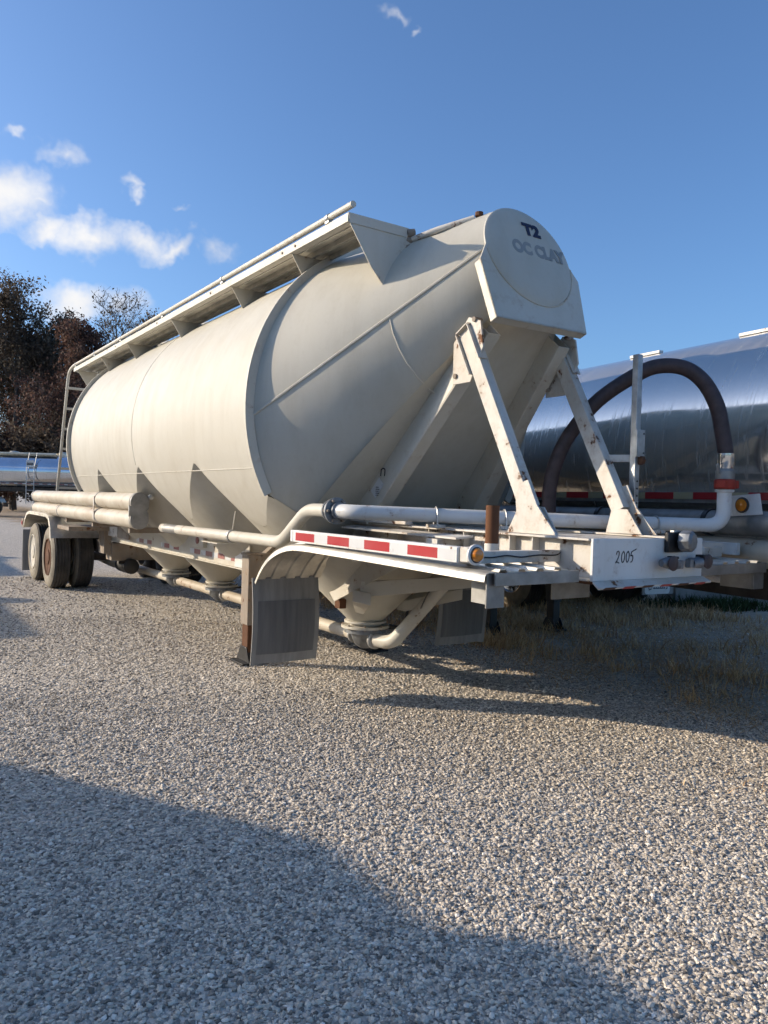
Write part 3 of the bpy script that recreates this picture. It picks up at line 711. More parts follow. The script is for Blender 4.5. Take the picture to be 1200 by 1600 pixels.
# front fenders with their lips, light bars and flaps
def fender(sx):
    path = [(.06,1.140),(.5,1.146),(1.0,1.152),(1.5,1.157),(1.85,1.158),(2.02,1.148),(2.17,1.118),(2.31,1.066),(2.42,1.0),(2.50,.93),(2.565,.855)]
    path = [(p.y, p.z) for p in smooth_path([(0,y,z) for y,z in path], 3)]
    xs = [(-1.112,-.040),(-1.110,-.018),(-1.100,-.004),(-1.085,0.0)]
    for c in (-1.0,-.88,-.76,-.64): xs += [(c-.026,0),(c-.018,.013),(c+.018,.013),(c+.026,0)]
    xs += [(-.565,0)]
    rows = []
    for i,(y,z) in enumerate(path):
        a = path[max(i-1,0)]; b_ = path[min(i+1,len(path)-1)]; ty, tz = b_[0]-a[0], b_[1]-a[1]; L_ = math.hypot(ty,tz); ny, nz = -tz/L_, ty/L_
        rows.append([(-sx*x, y+ny*h, z+nz*h) for x,h in xs])
    dx = 0.0 if sx < 0 else .14
    rows = [[(x+dx, y, z) for x, y, z in r] for r in rows]
    o = MB().sheet(rows, .004).build('fender', 'aluminium', T, ang=40)
    MB().box(*sorted((sx*(1.06+dx),sx*.50)),.045,.058,1.080,1.140).build('front_angle', 'aluminium_dull', o, .002)
    MB().box(*sorted((sx*(1.085+dx),sx*(.975+dx))),.075,.085,.975,1.135).build('end_plate', 'aluminium_dull', o, .002)
    MB().box(*sorted((sx*(.985+dx),sx*(.972+dx))),.085,.30,.975,1.130).build('end_plate', 'aluminium_dull', o)
    # cross supports under the fender
    for y in (.26, 1.25, 2.0):
        MB().box(*sorted((sx*1.06,sx*.41)), y, y+.055, 1.165 if y < .3 else 1.095, 1.225 if y < .3 else 1.140).build('support_arm', 'white_rusty', T, .003)
    # rubber flap
    rows = []
    for i in range(9):
        f = i/8; z = .872-.632*f; y = 2.572 - .035*sin(f*pi*.9) + .01*f
        rows.append([(sx*(1.128-.545*j/6 - .006*f), y+.012*sin(j*.9+f*2)*f, z-.012*f*(1 if j==0 else 0)) for j in range(7)])
    fl = MB().sheet(rows, .010 if sx > 0 else -.010).build('mud_flap', 'flap_rubber', T, ang=60)
    rows = []
    for i in range(7):
        f = .27+.62*i/6; z = .872-.632*f; y = 2.572 - .035*sin(f*pi*.9) + .01*f - .008
        rows.append([(sx*(1.085-.465*j/6), y+.012*sin((.5+5*j/6)*.9+f*2)*f, z) for j in range(7)])
    MB().sheet(rows, .006 if sx > 0 else -.006).build('flap_panel', 'flap_panel', fl, ang=60)
    # reflective bar above the outer edge
    bar = MB().box(*sorted((sx*(1.115+dx),sx*(1.07+dx))),.255,2.0,1.172,1.250).build('light_bar', 'white_clean', T, .004)
    y = 1.925
    for k in range(8):
        w = .255 if k % 2 == 0 else .165
        if k == 7: w = y-.275
        MB().box(*sorted((sx*(1.117+dx),sx*(1.114+dx))), y-w, y, 1.184, 1.236).build('reflector', 'reflect_red' if k % 2 == 0 else 'reflect_white', bar)
        y -= w
    for y in (1.995,.26): MB().box(*sorted((sx*(1.118+dx),sx*(1.113+dx))), y-.03 if y > 1 else y, y if y > 1 else y+.012, 1.176, 1.247).build('end_cap', 'white_clean', bar)
    if sx > 0:
        MB().tube([(.66,.26,1.205),(.82,.255,1.205)], .035, 16).build('support_arm', 'white_worn', T)
        return o
    # amber marker light on the end of the bar
    ml = MB().box(*sorted((sx*1.108,sx*1.035)),.185,.25,1.178,1.252).build('marker_housing', 'white_rusty', T, .006)
    MB().lathe([(.040,0),(.042,.010),(.036,.014)], (sx*1.066,.186,1.216), (-.12*0,-1,0), 24).build('marker_rim', 'black_plastic', ml)
    MB().lathe([(.033,0),(.033,.010),(.026,.020),(.012,.025),(.001,.026)], (sx*1.066,.174,1.216), (0,-1,0), 24).build('marker_lens', 'amber_lens', ml)
    MB().lathe([(.050,0),(.050,.012),(.044,.016)], (sx*1.066,.190,1.216), (0,-1,0), 24).build('marker_base', 'white_clean', ml)
    return o
fender(-1); fender(1)
MB().tube(smooth_path([(-1.0,.257,1.20),(-.9,.252,1.195),(-.8,.252,1.203),(-.7,.252,1.194),(-.58,.252,1.202),(-.46,.25,1.20),(-.43,.24,1.215)],6), .004, 6).build('light_cable', 'black_plastic', T)
MB().tube([(-.70,.478,1.13),(-.70,.478,1.452)], .036, 16).build('stub_post', 'rust', T)
MB().tube([(-.70,.478,1.14),(-.70,.478,1.25)], .0385, 16).build('post_sleeve', 'white_rusty', T)
MB().box(-.62,-.405,1.05,1.16,1.19,1.24).build('support_arm', 'white_rusty', T, .003)
MB().box(-.25,.06,.46,.472,.93,1.066).build('hanging_plate', 'aluminium_dull', T, .002)
# second lower shelf rail between fender and frame
MB().prism([(-.60,.9,1.245),(-.60,2.2,1.255),(-.47,2.25,1.265),(-.47,.9,1.255)], (0,0,.012)).build('shelf_plate', 'white_worn', T)
MB().box(-.50,-.44,1.55,2.25,1.305,1.36).build('saddle_block', 'white_rusty', T, .004)

# blower line: along the side, up onto the deck, across to the hose
def clamp_ring(p, d, r, name='clamp', mat='galvanised', w=.012, parent=None):
    return MB().lathe([(r,-w),(r+.008,-w),(r+.008,w),(r,w)], p, d, 20, closed=True).build(name, mat, parent or T)
air = MB().tube(round_path([(-1.0,5.0,1.128),(-1.0,2.36,1.145),(-1.0,1.98,1.385),(-1.0,1.66,1.388)], .09, 6), .044, 20).build('air_pipe', 'cream_part', T, ang=50)
MB().tube([(-1.0,4.9,1.127),(-1.0,4.55,1.13)], .0455, 20).build('pipe_sleeve', 'aluminium_dull', air)
for y in (3.25,): 
    clamp_ring((-1.0,y,1.139), (0,1,0), .045, parent=air)
    MB().tube([(-1.0,y,1.185),(-1.0,y-.05,1.34)], .005, 6).build('hanger', 'cream_part', air)
cp = MB().lathe([(.05,-.075),(.068,-.070),(.070,-.052),(.054,-.048),(.054,-.012),(.084,-.010),(.086,.012),(.054,.014),(.056,.05),(.05,.055)], (-1.0,1.61,1.388), (0,-1,0), 20).build('check_valve', 'grey_cast', T)
for k in range(6):
    a = k*pi/3; MB().tube([(-1.0+.07*cos(a),1.64,1.388+.07*sin(a)),(-1.0+.07*cos(a),1.58,1.388+.07*sin(a))], .009, 6).build('bolt', 'steel_dirty', cp)
xp = MB().tube(round_path([(-1.0,1.57,1.388),(-.985,1.46,1.386),(.45,.83,1.362),(1.12,.335,1.360),(1.135,.31,1.36),(1.135,.305,1.58)], .19, 10)[0:], .044, 20)
xp = MB().tube(round_path([(-1.0,1.57,1.388),(-.97,1.45,1.386),(.55,.72,1.362),(1.135,.305,1.360),(1.135,.305,1.58)], .17, 10), .045, 22).build('cross_pipe', 'white_clean', T, ang=50)
for x in (-.50,-.1,.78):
    f = (x+.97)/(1.52); y = 1.45-.73*f if x < .55 else .72-(x-.55)*.709; z = 1.386-.024*f
    tn = Vector((1.52,-.73,-.02)).normalized()
    MB().tube([Vector((x,y,1.30)) + Vector((0,.0,0)) - Vector((.73,1.52,0)).normalized()*.052, Vector((x,y,z)) - Vector((.73,1.52,0)).normalized()*.052] +
              [Vector((x,y,z)) + Vector((.73,1.52,0)).normalized()*(.052*-cos(a)) + Vector((0,0,.052*sin(a))) for a in np.linspace(0,pi,10)] + [Vector((x,y,1.30)) + Vector((.73,1.52,0)).normalized()*.052], .006, 6).build('u_bolt', 'galvanised', xp)
    MB().box(x-.04,x+.04,y-.05,y+.05,1.300,1.322).build('saddle_block', 'white_rusty', xp, .003)
# hose coupling and hose
ex, ey = 1.135, .305
MB().lathe([(.046,0),(.058,.004),(.060,.018),(.050,.022)], (ex,ey,1.575), (0,0,1), 22).build('pipe_flange', 'white_clean', xp)
cl = MB().lathe([(.062,0),(.066,.006),(.066,.056),(.062,.062)], (ex,ey,1.598), (0,0,1), 10).build('hose_clamp', 'red_paint', T, .003)
MB().box(ex-.10,ex-.055,ey-.06,ey-.005,1.603,1.655).build('clamp_lug', 'red_paint', cl, .006)
MB().box(ex+.055,ex+.085,ey-.05,ey+.01,1.603,1.655).build('clamp_lug', 'red_paint', cl, .006)
cg = MB().lathe([(.056,0),(.060,.005),(.060,.055),(.052,.065),(.050,.075)], (ex,ey,1.658), (0,0,1), 22).build('cam_coupler', 'aluminium_dull', T)
for s_ in (-1,1): MB().beam((ex+s_*.068,ey,1.70),(ex+s_*.088,ey,1.755),.012,.02).build('cam_lever', 'galvanised', cg)
MB().lathe([(.050,0),(.0515,.003),(.0515,.098),(.049,.10)], (ex,ey,1.728), (0,0,1), 24).build('ferrule', 'chrome', cg)
hz = [(0,1.82),(.012,1.90),(.027,1.975),(.06,2.125),(.133,2.27),(.23,2.363),(.341,2.398),(.468,2.388),(.59,2.328),(.73,2.236),(.843,2.135),(.955,1.987),(1.027,1.865),(1.082,1.713),(1.107,1.56),(1.107,1.40),(1.10,1.32)]
hd_ = Vector((-.89,1.0,0)).normalized()
hose = MB().tube(smooth_path([Vector((ex,ey,0))+hd_*t+Vector((0,0,z)) for t,z in hz], 6), .049, 18).build('hose', 'hose_rubber', T, ang=60)
# hose pole and hook
pole = MB().box(.478,.522,.495,.539,1.30,2.412).build('hose_pole', 'galvanised', T, .004)
for k in range(4): MB().tube([(.50,.494,1.49+.045*k),(.50,.490,1.49+.045*k)], .006, 8).build('pin_hole', 'black_paint', pole)
MB().box(.468,.545,.478,.492,1.775,1.945).build('pole_bracket', 'galvanised', pole, .003)
for z in (1.80,1.92): MB().tube([(.53,.479,z),(.53,.475,z)], .006, 8).build('bolt', 'black_paint', pole)
MB().tube(smooth_path([(.522,.51,2.105),(.55,.53,2.10),(.585,.56,2.13),(.60,.58,2.20),(.615,.60,2.27),(.63,.615,2.33),(.645,.63,2.40)],6), .013, 10).build('hook', 'galvanised', pole)
MB().lathe([(.018,0),(.022,.004),(.022,.025),(.016,.03)], (.645,.63,2.395), (0,0,1), 12).build('hook_cap', 'black_plastic', pole)
MB().beam((.40,.70,1.768),(.50,.545,1.768),.04,.045).build('pole_arm', 'white_rusty', pole, .003)
MB().lathe([(.02,-.02),(.03,-.015),(.03,.015),(.02,.02)], (.52,.49,1.757), (1,0,0), 8).build('clamp', 'rust', pole)

# landing legs
def landing_leg(parent, sx, x=.635, y=3.67, top=.95, mat='steel_dirty', dark='black_paint'):
    b = MB().box(sx*x-.06,sx*x+.06,y-.075,y+.075,.34,top)
    o = b.build('landing_leg', mat, parent, .006)
    MB().box(sx*x-.048,sx*x+.048,y-.06,y+.06,.10,.345).build('inner_leg', 'rust' if mat == 'steel_dirty' else dark, o, .005)
    f = MB(); f.prism([(sx*x-.125,y-.14,0.004),(sx*x+.125,y-.14,0.004),(sx*x+.125,y+.14,0.004),(sx*x-.125,y+.14,0.004)], (0,0,.018))
    for s_ in (-1,1):
        f.prism([(sx*x+s_*.052,y-.135,.022),(sx*x+s_*.052,y+.135,.022),(sx*x+s_*.052,y+.06,.15),(sx*x+s_*.052,y-.06,.15)], (s_*.010,0,0))
    f.box(sx*x-.05,sx*x+.05,y-.055,y+.055,.022,.12)
    f.build('foot', dark, o, .003)
    return o
legs = [landing_leg(T, -1), landing_leg(T, 1)]
for l_, sx in zip(legs, (-1, 1)):
    MB().box(*sorted((sx*.71,sx*.45)), 3.60, 3.74, .951, .968).build('top_plate', 'steel_dirty', l_)
    MB().beam((sx*.575,3.67,.90),(sx*.40,3.67,1.05),.08,.03).build('brace', 'steel_dirty', l_)
MB().tube([(-.58,3.67,.62),(.58,3.67,.62)], .022, 12).build('leg_crossbar', 'steel_dirty', T)
MB().prism([(-.98,3.62,1.052),(-.98,4.0,1.052),(-.82,4.0,1.056),(-.82,3.50,1.056)], (0,0,.008)).build('step_plate', 'cream_part', T)

# side sills with conspicuity tape
for sx in (-1, 1):
    b = MB().box(*sorted((sx*.545,sx*.555)),3.9,9.1,.795,1.14)
    b.box(*sorted((sx*.50,sx*.575)),3.9,9.1,.783,.7948)
    sill = b.build('side_sill', 'cream_part', T, .002)
    y = 4.15
    k = 0
    while y < 8.4:
        if y < 4.9 or k % 3 != 1:
            MB().box(*sorted((sx*.5575,sx*.555)), y, y+.17, .845, .895).build('reflector', 'reflect_red_faded', sill)
            MB().box(*sorted((sx*.5570,sx*.555)), y+.17, y+.30, .845, .895).build('reflector', 'reflect_white', sill)
        y += .33; k += 1
    MB().box(*sorted((sx*.60,sx*.556)),4.95,5.25,.93,1.06).build('junction_box', 'cream_part', sill, .006)
    MB().lathe([(.035,0),(.035,.012),(.02,.018)], (sx*.60,5.1,.995), (sx,0,0), 14).build('side_light', 'reflect_red_faded', sill)
    MB().prism([(sx*.558,4.02,.80),(sx*.558,4.22,.80),(sx*.558,4.20,1.0),(sx*.558,4.02,1.0)], (sx*.004,0,0)).build('patch_plate', 'white_clean', sill)
# hopper outlets, butterfly valves and the product line below
for k, y in enumerate(HOP):
    c = MB().lathe([(.15,.47),(.175,.468),(.175,.452),(.13,.45),(.13,.43),(.20,.428),(.20,.408),(.15,.405)], (0,y,0), n=28).build('outlet_collar', 'cream_part', T)
    v = MB().lathe([(.155,.405),(.175,.403),(.175,.368),(.12,.36),(.105,.31),(.08,.26),(.04,.235)], (0,y,0), n=24).build('product_valve', 'grey_cast', T)
    MB().tube([(.15,y-.02,.385),(.30,y-.05,.39),(.34,y-.1,.45),(.35,y-.12,.56)], .012, 8).build('valve_handle', 'black_paint', v)
    for s_ in (-1,1):
        MB().lathe([(.062,0),(.076,.004),(.076,.026),(.062,.03)], (0,y+s_*.14,.325), (0,s_,0), 20).build('pipe_clamp', 'galvanised', v)
    for a in range(8): 
        t = a*pi/4+.2; MB().tube([(.187*cos(t),y+.187*sin(t),.40),(.187*cos(t),y+.187*sin(t),.44)], .009, 6).build('bolt', 'steel_dirty', c)
    if k < 3: MB().tube([(0,y+.16,.325),(0,HOP[k+1]-.16,.325)], .055, 18).build('product_pipe', 'tube_worn', T)
MB().tube(round_path([(0,HOP[3]+.16,.325),(0,9.0,.325),(-.25,9.6,.36),(-.25,11.9,.45)], .2), .055, 18).build('product_pipe', 'tube_worn', T)
MB().tube(round_path([(0,HOP[0]-.17,.325),(.04,HOP[0]-.34,.325),(.26,1.95,.93),(.30,1.7,1.15)], .14, 8), .055, 18).build('riser_pipe', 'cream_part', T, ang=50)
MB().tube(smooth_path([(.20,2.10,.86),(.10,2.0,.83),(.05,2.02,.75),(.13,2.2,.62),(.2,2.25,.70)],6), .006, 6).build('air_hose', 'black_plastic', T)
MB().tube(smooth_path([(.18,2.70,.42),(.26,2.62,.41),(.33,2.48,.47),(.33,2.45,.60),(.31,2.44,.70)],6), .013, 8).build('air_hose', 'black_plastic', T)
# brackets from frame down to the first hopper
for sx in (-1,1):
    MB().prism([(sx*.40,1.55,1.084),(sx*.40,2.25,1.084),(sx*.40,2.72,.74),(sx*.40,2.62,.66)], (-sx*.012,0,0)).build('hopper_brace', 'cream_part', T)
    MB().prism([(sx*.43,2.05,.70),(sx*.43,2.30,.70),(sx*.20,2.62,.56),(sx*.20,2.50,.56)], (0,0,.09)).build('hopper_saddle', 'cream_part', T, .004)
    MB().box(*sorted((sx*.30,sx*.36)),2.60,2.68,.60,.68).build('sight_lug', 'rust', T, .004)
MB().prism([(-.42,2.20,.74),(.45,1.62,.86),(.45,1.62,.94),(-.42,2.20,.86)], (0,.02,0)).build('hopper_crossbar', 'cream_part', T, .003)
for sx in (-1,1):
    MB().tube(smooth_path([(sx*.30,4.35-.3,.72),(sx*.42,4.35-.36,.66),(sx*.46,4.35-.2,.62),(sx*.36,4.35-.1,.66)],6), .030, 10).build('aeration_elbow', 'tube_worn', T)

# rear running gear
for sx in (-1,1):
    b = MB().box(*sorted((sx*.42,sx*.50)),8.3,12.0,.76,1.02); b.build('rear_rail', 'steel_dirty', T, .004)
    MB().box(*sorted((sx*.48,sx*.56)),9.15,11.9,.60,.76).build('spring_hanger', 'under_dark', T, .01)
    MB().box(*sorted((sx*.66,sx*.56)),8.62,8.92,.60,.98).build('hanger_plate', 'steel_dirty', T, .004)
    MB().box(*sorted((sx*1.16,sx*.52)),8.5,9.25,.93,.985).build('fender_arm', 'steel_dirty', T, .004)
MB().box(-.56,.56,8.6,8.9,.50,.75).build('cross_member', 'steel_dirty', T, .01)
MB().lathe([(.09,-.25),(.11,-.24),(.11,.24),(.09,.25)], (-.3,8.75,.42), (0,1,0), 18).build('air_tank', 'black_paint', T)
def wheel_mesh():
    ro, w = .470, .27
    t = MB().lathe([(.272,-w/2+.02),(.30,-w/2+.004),(.36,-w/2),(.425,-w/2+.012),(.455,-w/2+.030),(ro-.004,-w/2+.055)], axis=(1,0,0), n=56)
    wall = MB().lathe([(.268,-w/2+.02),(.30,-w/2+.004),(.36,-w/2-.004),(.425,-w/2+.010),(.453,-w/2+.028),(.44,-w/2+.04),(.30,-w/2+.03)], axis=(1,0,0), n=56, closed=True)
    prof = [(.27,w/2-.02),(.36,w/2),(.44,w/2-.02),(ro-.002,w/2-.045)]
    k = 5
    for i in range(k):
        x = w/2-.05-(w-.10)*i/(k-1)
        prof += [(ro,x+.018),(ro,x-.006),(ro-.012,x-.010),(ro-.012,x-.016)] if i < k-1 else [(ro,x+.01),(ro-.002,x-.004)]
    prof += [(.454,-w/2+.034),(.44,-w/2+.04),(.30,-w/2+.035),(.27,-w/2+.04)]
    tread = MB().lathe(prof, axis=(1,0,0), n=56, closed=True)
    rim = MB().lathe([(.268,-w/2+.018),(.278,-w/2+.012),(.278,-w/2+.002),(.266,-w/2),(.255,-w/2+.014),(.245,-w/2+.05),(.235,-w/2+.075),(.20,-w/2+.082),(.185,-w/2+.075),(.15,-w/2+.070),(.145,-w/2+.04),(.12,-w/2+.03),(.11,-w/2+.005),(.02,-w/2),(.001,-w/2)], axis=(1,0,0), n=40)
    disc = MB().lathe([(.27,.02),(.26,.03),(.1,.03),(.1,-.05),(.2,-.05),(.26,0)], axis=(1,0,0), n=32, closed=True)
    return wall, tread, rim, disc
WM = wheel_mesh()
WME = dict(wall=WM[0].mesh('sidewall','tyre_wall',50), tread=WM[1].mesh('tyre','tyre_rubber',40), rim=WM[2].mesh('rim','cream_part',40), rimr=WM[2].mesh('rim','rust',40), rimc=WM[2].mesh('rim','chrome',40))
NUT = MB()
for k in range(10):
    a = 2*pi*k/10; NUT.lathe([(.013,0),(.013,.022),(.008,.026)], (-.135+.078-.0,.165*cos(a),.165*sin(a)), (-1,0,0), 6)
WME['nuts'] = NUT.mesh('wheel_nuts','steel_dirty',40)
def wheel(parent, x, y, sx, z=.47, rim='rim', sc=1.0, detail=True):
    w = empty('wheel', (x,y,z), 0.0 if sx < 0 else pi, parent); w.scale = (sc,sc,sc)
    for nm, me in (('tyre','tread'),('sidewall','wall'),('rim',rim)) + ((('wheel_nuts','nuts'),) if detail else ()):
        o = bpy.data.objects.new(nm, WME[me]); col.objects.link(o); o.parent = w
    return w
for k, y in enumerate((9.86, 11.09)):
    MB().tube([(-1.0,y,.47),(1.0,y,.47)], .065, 14).build('axle', 'under_dark', T)
    for sx in (-1,1):
        wheel(T, sx*1.045, y, sx, rim='rimr' if (k == 0) else 'rim'); wheel(T, sx*.715, y, sx, rim='rim')
# rear fenders, flaps, tail
def rear_fender(sx):
    pth = [(9.28,.78),(9.34,.95),(9.46,1.085),(9.66,1.125),(11.05,1.13),(11.30,1.10),(11.52,.98),(11.60,.84)]
    rows = [[(sx*1.245,y,z-.05*(0 if 0<i<7 else 1)),(sx*1.24,y,z),(sx*1.20,y,z+.006),(sx*.9,y,z+.006),(sx*.56,y,z+.004)] for i,(y,z) in enumerate(pth)]
    o = MB().sheet(rows, .005).build('rear_fender', 'aluminium', T, ang=25)
    MB().prism([(sx*1.246,9.28,.78),(sx*1.246,9.34,.95),(sx*1.246,9.46,1.085),(sx*1.246,9.66,1.125),(sx*1.246,11.05,1.13),(sx*1.246,11.30,1.10),(sx*1.246,11.52,.98),(sx*1.246,11.60,.84),(sx*1.246,11.56,.84),(sx*1.246,11.48,.96),(sx*1.246,11.28,1.06),(sx*1.246,11.05,1.085),(sx*1.246,9.68,1.08),(sx*1.246,9.51,1.05),(sx*1.246,9.40,.94),(sx*1.246,9.345,.78)], (-sx*.006,0,0)).build('fender_lip', 'aluminium', o, .001)
    MB().box(*sorted((sx*1.23,sx*.62)),11.72,11.735,.10,.80).build('mud_flap', 'flap_rubber', T)
    tl = MB().box(*sorted((sx*1.20,sx*.60)),11.9,12.05,.83,.98).build('tail_light_box', 'steel_dirty', T, .006)
    MB().lathe([(.035,0),(.035,.012),(.02,.016)], (sx*1.201,11.98,.905), (sx,0,0), 14).build('side_light', 'reflect_red', tl)
    MB().lathe([(.05,0),(.05,.014),(.02,.02)], (sx*1.05,12.05,.905), (0,1,0), 16).build('tail_lamp', 'reflect_red', tl)
rear_fender(-1); rear_fender(1)
MB().box(-.60,.60,11.92,12.02,.76,1.0).build('rear_bumper', 'steel_dirty', T, .006)

# hose carrier tubes on the near side
def hose_tubes(sx):
    yf, yr = 5.36, 10.95
    rk = MB()
    pts = []
    for a in np.linspace(-.15*pi, 1.0*pi, 18): pts.append((.0+.095*cos(a), .092+.098*sin(a)))
    pts += [(-.088,.025),(-.072,.0),(-.088,-.025)]
    for a in np.linspace(pi, 2.15*pi, 18): pts.append((.095*cos(a), -.092+.098*sin(a)))
    pts += [(.11,-.06),(.11,.06)]
    rk.prism([(sx*(1.135-p), yf-.03, 1.285+q) for p,q in [(-a,b) for a,b in pts]], (0,.03,0))
    hr = rk.build('tube_end_plate', 'aluminium_dull', T, .002)
    for z in (1.378,1.190):
        t = MB().tube([(sx*1.135,yf,z),(sx*1.135,yr,z)], .092, 28).build('hose_tube', 'tube_worn', T)
        MB().lathe([(.093,-.015),(.097,-.012),(.097,.012),(.093,.015)], (sx*1.135,yf+.04,z), (0,1,0), 28, closed=True).build('tube_band', 'cream_part', t)
        for y in ((6.85,) if z > 1.3 else (6.85,9.0)):
            MB().lathe([(.092,-.016),(.0985,-.014),(.0985,.014),(.092,.016)], (sx*1.135,y,z), (0,1,0), 28, closed=True).build('tube_strap', 'white_worn', t)
        MB().lathe([(.093,0),(.101,.004),(.101,.03),(.05,.04),(.001,.041)], (sx*1.135,yr,z), (0,1,0), 28).build('tube_cap', 'galvanised', t)
    MB().box(*sorted((sx*1.236,sx*1.228)),6.83,6.87,1.15,1.42).build('strap_bar', 'white_worn', hr)
    for y in (5.7,7.3,8.8,10.2): MB().box(*sorted((sx*1.13,sx*.52)),y,y+.06,1.04,1.098).build('tube_bracket', 'steel_dirty', T, .003)
    MB().lathe([(.03,0),(.03,.03),(.015,.04)], (sx*1.03,5.33,1.43), (0,-1,0), 12).build('latch', 'galvanised', hr)
hose_tubes(-1)
# panels between tubes and rear frame
for y0,y1,mt_ in ((7.55,8.1,'steel_dirty'),(8.12,8.58,'white_worn'),(8.9,9.2,'tube_worn')):
    MB().box(-.62,-.60,y0,y1,.86,1.10).build('tool_panel', mt_, T, .004)

# catwalk on the shoulder, handrail and ladder
cw = empty('catwalk', (0,0,0), 0, T)
Y0, Y1 = 1.585, 9.25
MB().box(-.985,-.973,Y0,Y1,3.205,3.262).build('edge_angle', 'cream_part', cw, .002)
MB().box(-.972,-.93,Y0,Y1,3.205,3.212).build('edge_flange', 'cream_part', cw)
for k, x in enumerate((-.928,-.800)):
    b = MB(); b.box(x,x+.118,Y0+.01,Y1,3.236,3.243)
    b.box(x,x+.007,Y0+.01,Y1,3.200,3.2355); b.box(x+.111,x+.118,Y0+.01,Y1,3.200,3.2355)
    for q in range(90):
        y = Y0+.05+q*.085; b.box(x+.022,x+.096,y,y+.022,3.2435,3.2490)
    b.build('plank', 'aluminium', cw)
MB().box(-.675,-.664,Y0,Y1,3.205,3.250).build('edge_angle', 'cream_part', cw)
for y in (Y0, 2.375, 3.467, 4.987, 6.541, 7.721, 9.06):
    zb = 2.955 if y < 2 else 3.02
    MB().prism([(-.972,y,3.2045),(-.545 if y < 2 else -.64,y,3.2045),(-.545,y,3.12),(-.545,y,2.9),(-.70,y,2.85),(-.80 if y < 2 else -.855,y,zb)], (0,.008,0)).build('gusset', 'cream_part', cw)
    if y == Y0: MB().prism([(-.985,y-.006,3.262),(-.52,y-.006,3.262),(-.53,y-.006,3.2),(-.972,y-.006,3.2)], (0,.005,0)).build('end_plate', 'cream_part', cw)
MB().prism([(-.545,Y0-.004,3.20),(-.545,Y0-.004,3.0),(-.50,Y0-.004,3.05),(-.50,Y0-.004,3.20)], (0,.008,0)).build('gusset', 'cream_part', cw)
MB().tube(round_path([(-.978,Y0-.05,3.300),(-.978,9.35,3.300),(-.978,9.62,3.24),(-.978,10.45,.95)], .22, 8), .021, 12).build('handrail', 'cream_part', cw)
for y in (1.82,3.62,5.2,6.75,8.0,9.1):
    MB().box(-.992,-.964,y,y+.05,3.262,3.285).build('rail_bracket', 'galvanised', cw, .003)
    MB().lathe([(.022,-.02),(.026,-.018),(.026,.018),(.022,.02)], (-.978,y+.02,3.300), (0,1,0), 12, closed=True).build('rail_clamp', 'galvanised', cw)
for y in (2.3,2.5,3.9,5.4,7.0): MB().tube([(-.986,y,3.235),(-.992,y,3.235)], .010, 8).build('bolt', 'steel_dirty', cw)
MB().tube([(-.54,9.52,3.20),(-.54,10.45,.95)], .021, 12).build('ladder_rail', 'cream_part', cw)
for k in range(7):
    z = 3.02-.30*k; y = 9.62+(3.24-z)*(10.45-9.62)/(3.24-.95)
    MB().box(-.975,-.54,y-.02,y+.02,z-.018,z+.018).build('rung', 'cream_part', cw, .003)
# vent fitting and pipe on the cone's crown
vt = MB().tube([(-.50,1.62,3.19),(-.42,1.40,3.225),(-.26,1.22,3.285)], .020, 12).build('vent_pipe', 'white_worn', T)
for p in ((-.51,1.60,3.14),(-.505,1.60,3.19),(-.50,1.585,3.235)): MB().lathe([(.016,-.03),(.028,-.026),(.028,.026),(.016,.03)], p, (1,-.3,.2), 10).build('vent_knob', 'steel_dirty', vt)
MB().lathe([(.018,0),(.028,.006),(.026,.03),(.012,.035)], (-.24,1.20,3.29), (0,0,1), 10).build('vent_cap', 'rust', vt)
for y in (3.0,4.6,6.2,7.6):
    h = MB().lathe([(.26,0),(.26,.10),(.275,.105),(.275,.125),(.22,.15),(.001,.165)], (0,y,ZC+R0-.03), n=28).build('hatch', 'cream_part', T)
    for s_ in (-1,1): MB().beam((s_*.27,y,ZC+R0+.05),(s_*.27,y,ZC+R0+.15),.03,.04).build('hatch_clamp', 'galvanised', h)

